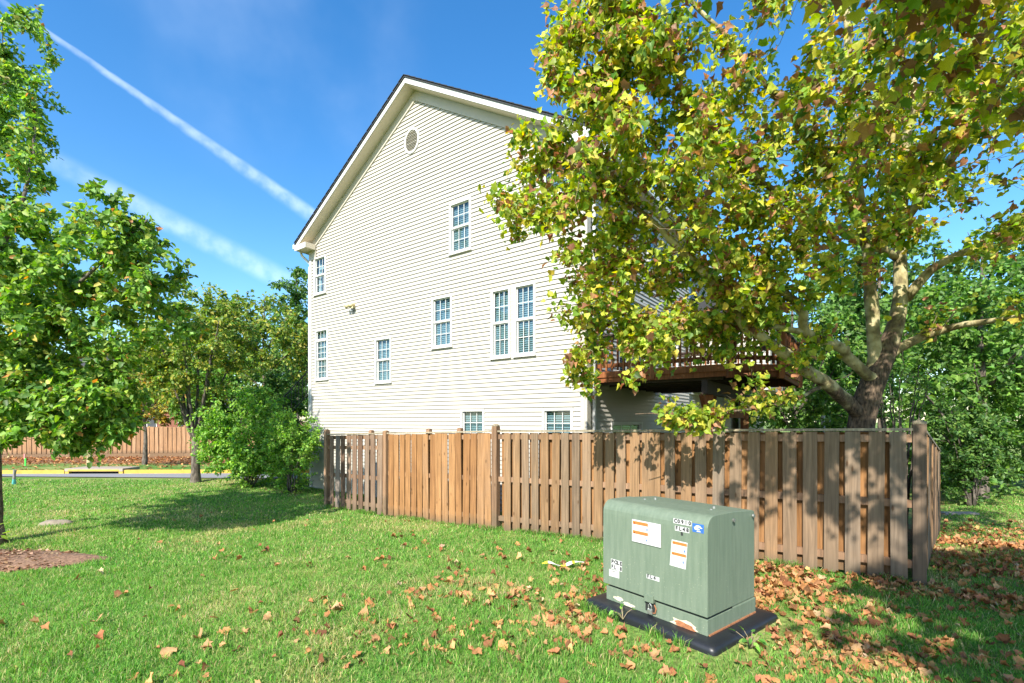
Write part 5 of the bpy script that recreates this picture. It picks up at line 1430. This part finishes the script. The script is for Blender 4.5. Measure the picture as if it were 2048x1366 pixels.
# mulch chips
n = 2600; a = RNG.random(n) * 2 * np.pi; q = np.sqrt(RNG.random(n)) * 1.02; px_ = ctr[0] + np.cos(a) * q * 1.5; py_ = ctr[1] + np.sin(a) * q * 0.68
Pm = np.stack([px_, py_, gz(px_, py_) + 0.095 * (1 - q ** 2) + 0.005], -1)
cc, _ = pick_cols([((0.16, 0.08, 0.045), 4), ((0.30, 0.18, 0.10), 4), ((0.42, 0.28, 0.17), 2)], n, RNG)
me = leaves_mesh('mulch_chips', Pm, RNG.normal(size=(n, 3)) * .35 + [0, 0, 1], RNG.normal(size=(n, 3)) * [1, 1, .2], RNG.uniform(.03, .08, n), cc, 'rhomb', M['dry_leaf'], (0, .3), (0, .2))
set_props(link('mulch_chips', me), 'shredded brown mulch chips strewn over the bed', 'mulch', kind='stuff')


def weed(name, label, x, y, z, n, size, pal, seed, spread=.14):
    rng = np.random.default_rng(seed); r = root(name, (x, y, z), label, 'weed')
    st = MB(); P = []; T_ = []
    for i in range(n):
        a = rng.uniform(0, 2 * np.pi); q = rng.uniform(.2, 1) * spread; e = (x + math.cos(a) * q, y + math.sin(a) * q, z + rng.uniform(.06, .2) * size / .09)
        st.tube([(x, y, z), ((x + e[0]) / 2, (y + e[1]) / 2, e[2] * .7 + z * .3), e], .003, 4, False); P.append(e); T_.append((math.cos(a), math.sin(a), -.1))
    st.build('stems', M['twig'], r)
    P = np.array(P); c, _ = pick_cols(pal, n, rng, .12)
    me = leaves_mesh('leaves', P, rng.normal(size=(n, 3)) * .3 + [0, -.3, 1], np.array(T_), rng.uniform(.8, 1.3, n) * size, c, 'oval', M['leaf'], (.1, .3), (0, .3), rng); link('leaves', me, r)


LIME = [((0.26, 0.38, 0.05), 1)]
weed('weed', 'yellow green weed sprouting at the foot of the maple trunk', -8.75, 8.0, -0.18, 22, .15, LIME, 5, .32)
weed('clover_weed', 'small bright green weed beside the near corner of the black pad', 1.98, 3.98, 0.0, 14, .06, LG, 6, .12)
weed('sprig', 'grassy sprig growing at the pad edge below the peeling paint', 1.05, 4.55, 0.0, 6, .05, LG, 7, .1)

# stone, tape, markers
st = MB(); nn = 14; pts = []; fs = []
sx, sy = W(110, 1034, 10.2)[:2]; sg = float(gz(sx, sy))
for j, (q, z) in enumerate(((1.0, -.02), (.9, .05), (.6, .085), (.2, .095))):
    for k in range(nn):
        a = 2 * math.pi * k / nn; rr = q * (1 + .15 * math.sin(2 * a + .4) + .07 * math.sin(5 * a)); pts.append((sx + math.cos(a) * .30 * rr, sy + math.sin(a) * .18 * rr, sg + z + .01 * math.sin(3 * a)))
for j in range(3):
    for k in range(nn): fs.append((j * nn + k, j * nn + (k + 1) % nn, (j + 1) * nn + (k + 1) % nn, (j + 1) * nn + k))
fs.append(tuple(range(3 * nn, 4 * nn))); st.poly(pts, fs); set_props(st.build('flat_stone', M['stone'], smooth=True), 'flat tan stone lying on the sunny lawn', 'stone')

tp = root('tape_scrap', W(1130, 1128, 6.4), 'torn strip of white and yellow tape lying on the grass before the fence', 'tape')
tpts = []
for k in range(15):
    f = k / 14; x = 0.40 + f * 0.56; y = 6.42 - 0.04 * math.sin(f * 5) - f * .05; z = float(gz(x, y)) + 0.075 + 0.02 * math.sin(f * 9); w_ = 0.004 + 0.035 * min(1, f * 3); tpts.append(((x, y - w_, z - .004), (x, y + w_, z + .016 * math.sin(f * 12))))
for k in range(14):
    MB().poly([tpts[k][0], tpts[k + 1][0], tpts[k + 1][1], tpts[k][1]], [(0, 1, 2, 3)]).build('tape_band', M['tape_yellow'] if k in (0, 1, 6, 7, 10) else M['tape_white'], tp, recalc=False)

mk = root('green_marker', W(51, 925, 23.0)[:2] + (-0.32,), 'bright green stake with a pink top on the verge across the road', 'marker')
x, y = W(51, 925, 23.0)[:2]; g = float(gz(x, y))
MB().box(x - .035, x + .035, y - .02, y + .02, g, g + .42).build('stake', M['green_plastic'], mk, bevel=.005); MB().box(x - .07, x - .02, y - .015, y + .015, g + .38, g + .62).build('pink_top', M['pink'], mk)
mk = root('grey_stake', W(28, 965, 16.5)[:2] + (-0.32,), 'short grey stake with a teal painted foot on the near lawn edge', 'marker')
x, y = W(28, 965, 16.5)[:2]; g = float(gz(x, y))
MB().tube([(x, y, g + .2), (x + .01, y, g + .36), (x + .03, y, g + .52)], [.045, .04, .05], 7).build('stake', M['grey_pipe'], mk); MB().tube([(x - .01, y, g - .05), (x, y, g + .2)], [.07, .045], 7).build('painted_foot', M['teal'], mk)

pv = root('stepping_slab', W(1915, 1021, 9.9)[:2] + (-.45,), 'thin pale slab lying in the grass beyond the side fence', 'slab')
x, y, _ = W(1922, 1021, 12.0); g = float(gz(x, y)); MB().box(x - .5, x + .35, y - .12, y + .1, g - .02, g + .05).build('slab', M['concrete'], pv, bevel=.01)


# far houses behind the trees
def far_house(x0, x1, y, h, wallm, label, rise):
    r = root('distant_house', ((x0 + x1) / 2, y, -.3), label, 'house')
    MB().box(x0, x1, y, y + 8, -.5, h).build('wall', wallm, r)
    mb = MB(); mb.prism([(x0 - .4, y - .5, h), (x0 - .4, y + 8.5, h), (x0 - .4, y + 4, h + rise)], (x1 - x0 + .8, 0, 0)); mb.build('roof', M['roof'], r)
    nx = int((x1 - x0) / 2.6)
    for k in range(nx):
        for zf in np.arange(1.2, h - 1.6, 2.8):
            xx = x0 + (k + .5) * (x1 - x0) / nx; wn = MB().box(xx - .5, xx + .5, y - .04, y - .005, zf, zf + 1.5).build('window', M['trim'], r); MB().box(xx - .42, xx + .42, y - .045, y - .041, zf + .08, zf + 1.42).build('pane', M['room'], wn)


far_house(-52, -41, 54, 7.4, M['siding'], 'pale house glimpsed through the maple leaves', 3.2)
far_house(-36, -27, 46, 3.0, M['brick'], 'low brick house glimpsed above the far fence', 2.2)

# ------------------------------------------------------------------ fallen leaves
PAD_C = Vector(TF(TW / 2, -0.43, 0)).xy


def in_pad(x, y, m=0.2):
    u = (x - T0.x) * TDir.x + (y - T0.y) * TDir.y; d = (x - T0.x) * TN.x + (y - T0.y) * TN.y
    return (u > -m) & (u < TW + m) & (d < m) & (d > -TDp - m)


def fence_side(x, y):   # >0 on the photographer's side
    return (x - FN0.x) * FO.x + (y - FN0.y) * FO.y


def leaf_density(x, y):
    d = 3.0 + 0 * x
    dist = np.hypot(x - 2.6, (y - 5.0))
    d += 200 * np.exp(-(dist / 1.35) ** 2)                              # drift between cabinet and fence
    d += 48 * np.exp(-(np.hypot(x - 1.0, y - 4.6) / 1.3) ** 2)
    d += 150 * sstep(2.0, 3.2, x) * sstep(3.0, 4.2, y) * sstep(12, 8, y)     # shaded strip at the right
    d += 26 * np.exp(-(np.hypot(x + 0.4, (y - 5.2)) / 2.0) ** 2)
    fsd = (x - FN0.x) * FO.x + (y - FN0.y) * FO.y
    d += 60 * np.exp(-(fsd / .3) ** 2) * sstep(-0.5, 1.5, x) * (fsd > 0)                 # drifted against the boards
    d *= sstep(-9, -2.5, x) * 0.92 + 0.08
    d *= sstep(13, 9.5, y)
    d *= 0.25 + 1.5 * sstep(.40, .66, fbm(x, y, 1.7))
    d = np.where(y < 3.6, d * 0.8, d)
    return d


rng = np.random.default_rng(99)
N0 = 300000; X = rng.uniform(-9, 13, N0); Y = rng.uniform(2.4, 14, N0)
acc = rng.random(N0) < leaf_density(X, Y) * (22 * 11.6) / N0
fs_ = fence_side(X, Y); s_out = (X - FN0.x) * SO.x + (Y - FN0.y) * SO.y; s_al = (X - FN0.x) * SD.x + (Y - FN0.y) * SD.y
ok = acc & (~in_pad(X, Y)) & ((fs_ > 0.06) | (s_out > 0.08))
X, Y = X[ok], Y[ok]; n = len(X)
DRY = [((0.42, 0.20, 0.08), 32), ((0.33, 0.145, 0.06), 26), ((0.48, 0.27, 0.125), 20), ((0.20, 0.085, 0.04), 14), ((0.46, 0.33, 0.18), 5)]
dz = np.clip(leaf_density(X, Y) / 40, 0, 1)
P = np.stack([X, Y, gz(X, Y) + rng.uniform(.025, .06, n) - 0.02 * dz], -1)
Nn = norm(rng.normal(size=(n, 3)) * .26 + [0, -.1, 1]); Tp = rng.normal(size=(n, 3)) * [1, 1, .15]; sz = rng.uniform(.045, .12, n) * (1 - 0.15 * dz)
cols, _ = pick_cols(DRY, n, rng)
dc = np.hypot(X, Y); vis = (Y > 2.9) & (np.abs(X) / Y < 1.07); score = np.where(vis, sz / dc, 0); pick = np.argsort(-score)[:300]; rest = np.setdiff1d(np.arange(n), pick)
shapes = []
for v in range(20):
    c0, _ = pick_cols(DRY, 1, rng); S_, tri_ = leaf_shape('plane', rng.uniform(.1, 1.2, 1), rng.uniform(-.5, .8, 1), rng.normal(0, .6, 1))
    S_ = S_[0] - [0, .4, 0]; S_ += rng.normal(0, .045, S_.shape); S_[:, 2] += rng.normal(0, .07, len(S_)); S_[:, 2] -= S_[:, 2].mean() - .05
    shapes.append(np_mesh('fallen_leaf', S_, tris=tri_, mat=M['dry_leaf'], colors=np.repeat(c0, len(S_), 0)))
for q, i in enumerate(pick):
    o = bpy.data.objects.new('fallen_leaf', shapes[q % 20]); col.objects.link(o)
    nn = Vector(Nn[i]); t_ = Vector(Tp[i]); t_ = (t_ - nn * t_.dot(nn)).normalized(); b = t_.cross(nn)
    mt = Matrix((b, t_, nn)).transposed().to_4x4() @ Matrix.Scale(sz[i], 4); mt.translation = Vector(P[i]); o.matrix_basis = mt
    if X[i] > 0.70 * Y[i] + 0.0: set_props(o, 'dry brown leaf lying in the shade to the right of the transformer', 'fallen leaf', 'fallen leaves in the shade')
    elif math.hypot(X[i] - PAD_C.x, Y[i] - PAD_C.y) < 1.5: set_props(o, 'sunlit dry tan leaf lying close round the black transformer pad', 'fallen leaf', 'fallen leaves round the pad')
    else: set_props(o, 'single curled brown leaf lying on the open sunny lawn', 'fallen leaf', 'fallen leaves on the lawn')
me = leaves_mesh('leaf_litter', P[rest], Nn[rest], Tp[rest], sz[rest], cols[rest], 'plane', M['dry_leaf'], (.1, 1.2), (-.5, .8), rng)
set_props(link('leaf_litter', me), 'dry brown leaf litter thick along the fence and the shaded path', 'leaf litter', kind='stuff')
# litter on the far verge
n = 5000; X = rng.uniform(-32, -10, n); Y = rng.uniform(20.6, 29, n); k = rng.random(n) < 0.25 + .75 * sstep(22.5, 26, Y); X, Y = X[k], Y[k]; n = len(X)
cols, _ = pick_cols(DRY, n, rng)
me = leaves_mesh('verge_litter', np.stack([X, Y, gz(X, Y) + .04], -1), norm(rng.normal(size=(n, 3)) * .4 + [0, 0, 1]), rng.normal(size=(n, 3)), rng.uniform(.10, .2, n), cols, 'rhomb', M['dry_leaf'], (.2, .8), (-.3, .5), rng)
set_props(link('verge_litter', me), 'brown leaf litter under the far fence beyond the road', 'leaf litter', kind='stuff')

# ------------------------------------------------------------------ grass
def grass(bands):
    Vs = []; Qs = []; Ts = []; Cs = []; base = 0
    g = np.random.default_rng(5)
    for (y0, y1, dens, hw, h0, h1) in bands:
        xm = 1.12 * y1 + 1.0; area = 2 * xm * (y1 - y0); n = int(area * dens)
        x = g.uniform(-xm, xm, n); y = g.uniform(y0, y1, n)
        keep = np.abs(x) < 1.12 * y + 1.0
        fs2 = fence_side(x, y); so2 = (x - FN0.x) * SO.x + (y - FN0.y) * SO.y
        keep &= (fs2 > 0.02) | (so2 > 0.05) | ((fs2 < 0) & (-0.81 * (x - FN0.x) + 0.587 * (y - FN0.y) > 12.0))
        # not inside the house
        tt = (x - Cc.x) * LD.x + (y - Cc.y) * LD.y; dd = (x - Cc.x) * ND.x + (y - Cc.y) * ND.y
        keep &= ~((tt > -3) & (tt < WALL_L + 0.05) & (dd < 0.02))
        keep &= ~in_pad(x, y, 0.19)
        keep &= y < road_near(x) - 0.05
        mq = ((x - ctr[0]) / 1.5) ** 2 + ((y - ctr[1]) / 0.7) ** 2; keep &= mq > 1.0
        bare = 0.75 * np.exp(-(np.hypot(x - 1.75, y - 4.75) / 1.15) ** 4) + 0.55 * sstep(3.4, 4.4, x) * sstep(4.5, 6, y) * sstep(11, 8, y)
        keep &= g.random(n) > bare * (0.4 + 1.0 * (fbm(x, y, 2.3) > .45))
        x, y = x[keep], y[keep]; n = len(x)
        z = gz(x, y) + (fbm(x, y, .9) - .5) * .05 - .008
        tuft = fbm(x, y, 5.0); H = g.uniform(h0, h1, n) * (0.35 + 1.25 * tuft)
        a = g.uniform(0, 2 * np.pi, n); lean = g.uniform(.15, .95, n) * H; b = g.uniform(0, 2 * np.pi, n)
        bw = np.stack([np.cos(a), np.sin(a), 0 * a], -1) * (hw * g.uniform(.7, 1.3, n))[:, None]
        ln = np.stack([np.cos(b), np.sin(b), 0 * b], -1) * lean[:, None]
        B0 = np.stack([x, y, z], -1); mid = B0 + ln * .35 + np.stack([0 * H, 0 * H, H * .6], -1); tip = B0 + ln + np.stack([0 * H, 0 * H, H * (1 - .25 * lean / H)], -1)
        if y0 < 4.6:
            nv = 5; V = np.stack([B0 - bw, B0 + bw, mid + bw * .8, mid - bw * .8, tip], 1).reshape(-1, 3); i = base + np.arange(n) * 5
            Ts.append(np.stack([i + 3, i + 2, i + 4], -1))
        else:
            nv = 4; V = np.stack([B0 - bw, B0 + bw, tip + bw * .25, tip - bw * .25], 1).reshape(-1, 3); i = base + np.arange(n) * 4
        Qs.append(np.stack([i, i + 1, i + 2, i + 3], -1)); Vs.append(V); base += nv * n
        dry = sstep(.50, .74, fbm(x, y, .75) * .7 + .3 * fbm(x + 9, y, 3.1)) * .55 + .14
        c1, _ = pick_cols([((0.125, 0.30, 0.045), 4), ((0.18, 0.37, 0.06), 4), ((0.075, 0.21, 0.035), 2.5), ((0.25, 0.40, 0.09), 2)], n, g, .15)
        c2, _ = pick_cols([((0.50, 0.45, 0.20), 4), ((0.38, 0.38, 0.13), 4), ((0.55, 0.46, 0.25), 2)], n, g, .12)
        c = np.where((g.random(n) < dry)[:, None], c2, c1); Cs.append(np.repeat(c, nv, 0))
    me = np_mesh('grass', np.vstack(Vs), quads=np.vstack(Qs), tris=np.vstack(Ts), mat=M['grass'], colors=np.vstack(Cs))
    # quads first, then triangles: loops are laid out in that order by np_mesh
    o = link('grass', me); set_props(o, 'mown green lawn grass with dry straw patches', 'grass', kind='stuff')


def tufts():
    g = np.random.default_rng(17)
    u_ = g.uniform(0.1, 11.6, 7000); e1 = np.array([FP(a, b, 0) for a, b in zip(u_, np.abs(g.normal(0, .05, 7000)) + .06)]); e1 = e1[fbm(e1[:, 0], e1[:, 1], 2.1) > .50]
    u_ = g.uniform(-.25, TW + .25, 700); e2 = np.array([TF(a, .165 + abs(b), 0) for a, b in zip(u_, g.normal(0, .03, 700))]); e2 = e2[fbm(e2[:, 0], e2[:, 1], 4.1) > .52]
    cxy = np.stack([g.uniform(-6, 4, 90), g.uniform(3, 8.5, 90)], -1); cxy = cxy[(fence_side(cxy[:, 0], cxy[:, 1]) > .4) & ~in_pad(cxy[:, 0], cxy[:, 1], .35)]
    e3 = np.repeat(cxy, 26, 0) + g.normal(0, .045, (len(cxy) * 26, 2)); e3 = np.column_stack([e3, np.zeros(len(e3))])
    E_ = np.vstack([e1, e2, e3]); n = len(E_); x, y = E_[:, 0], E_[:, 1]; z = gz(x, y) - .01
    H = g.uniform(.06, .15, n); a = g.uniform(0, 2 * np.pi, n); b = g.uniform(0, 2 * np.pi, n); lean = g.uniform(.2, .9, n) * H
    bw = np.stack([np.cos(a), np.sin(a), 0 * a], -1) * g.uniform(.0022, .0042, n)[:, None]; ln = np.stack([np.cos(b), np.sin(b), 0 * b], -1) * lean[:, None]
    B0 = np.stack([x, y, z], -1); up_ = np.stack([0 * H, 0 * H, H], -1); mid = B0 + ln * .3 + up_ * .6; tip = B0 + ln + up_ * .85
    V = np.stack([B0 - bw, B0 + bw, mid + bw * .8, mid - bw * .8, tip], 1).reshape(-1, 3); i = np.arange(n) * 5
    c, _ = pick_cols([((0.12, 0.27, 0.04), 4), ((0.19, 0.36, 0.06), 3), ((0.07, 0.18, 0.03), 2), ((0.42, 0.38, 0.17), 1.5)], n, g, .15)
    me = np_mesh('grass_tufts', V, quads=np.stack([i, i + 1, i + 2, i + 3], -1), tris=np.stack([i + 3, i + 2, i + 4], -1), mat=M['grass'], colors=np.repeat(c, 5, 0))
    set_props(link('grass_tufts', me), 'longer untrimmed grass tufts along the fence foot and pad', 'grass', kind='stuff')


tufts()
grass([(2.5, 4.6, 4500, .0030, .035, .085), (4.6, 7.0, 2900, .0042, .035, .080), (7.0, 10.5, 1300, .0070, .035, .075), (10.5, 16, 480, .012, .035, .07), (16, 18, 260, .016, .035, .06)])
_t = {}
for o in bpy.data.objects:
    if o.type == 'MESH': _t[o.data.name] = sum(len(p.vertices) - 2 for p in o.data.polygons) if len(o.data.polygons) < 5000 else len(o.data.loops) - 2 * len(o.data.polygons)
print('tris', sum(_t.values()))
print('objects', len(bpy.data.objects), 'tris', sum(len(o.data.polygons) for o in bpy.data.objects if o.type == 'MESH'))
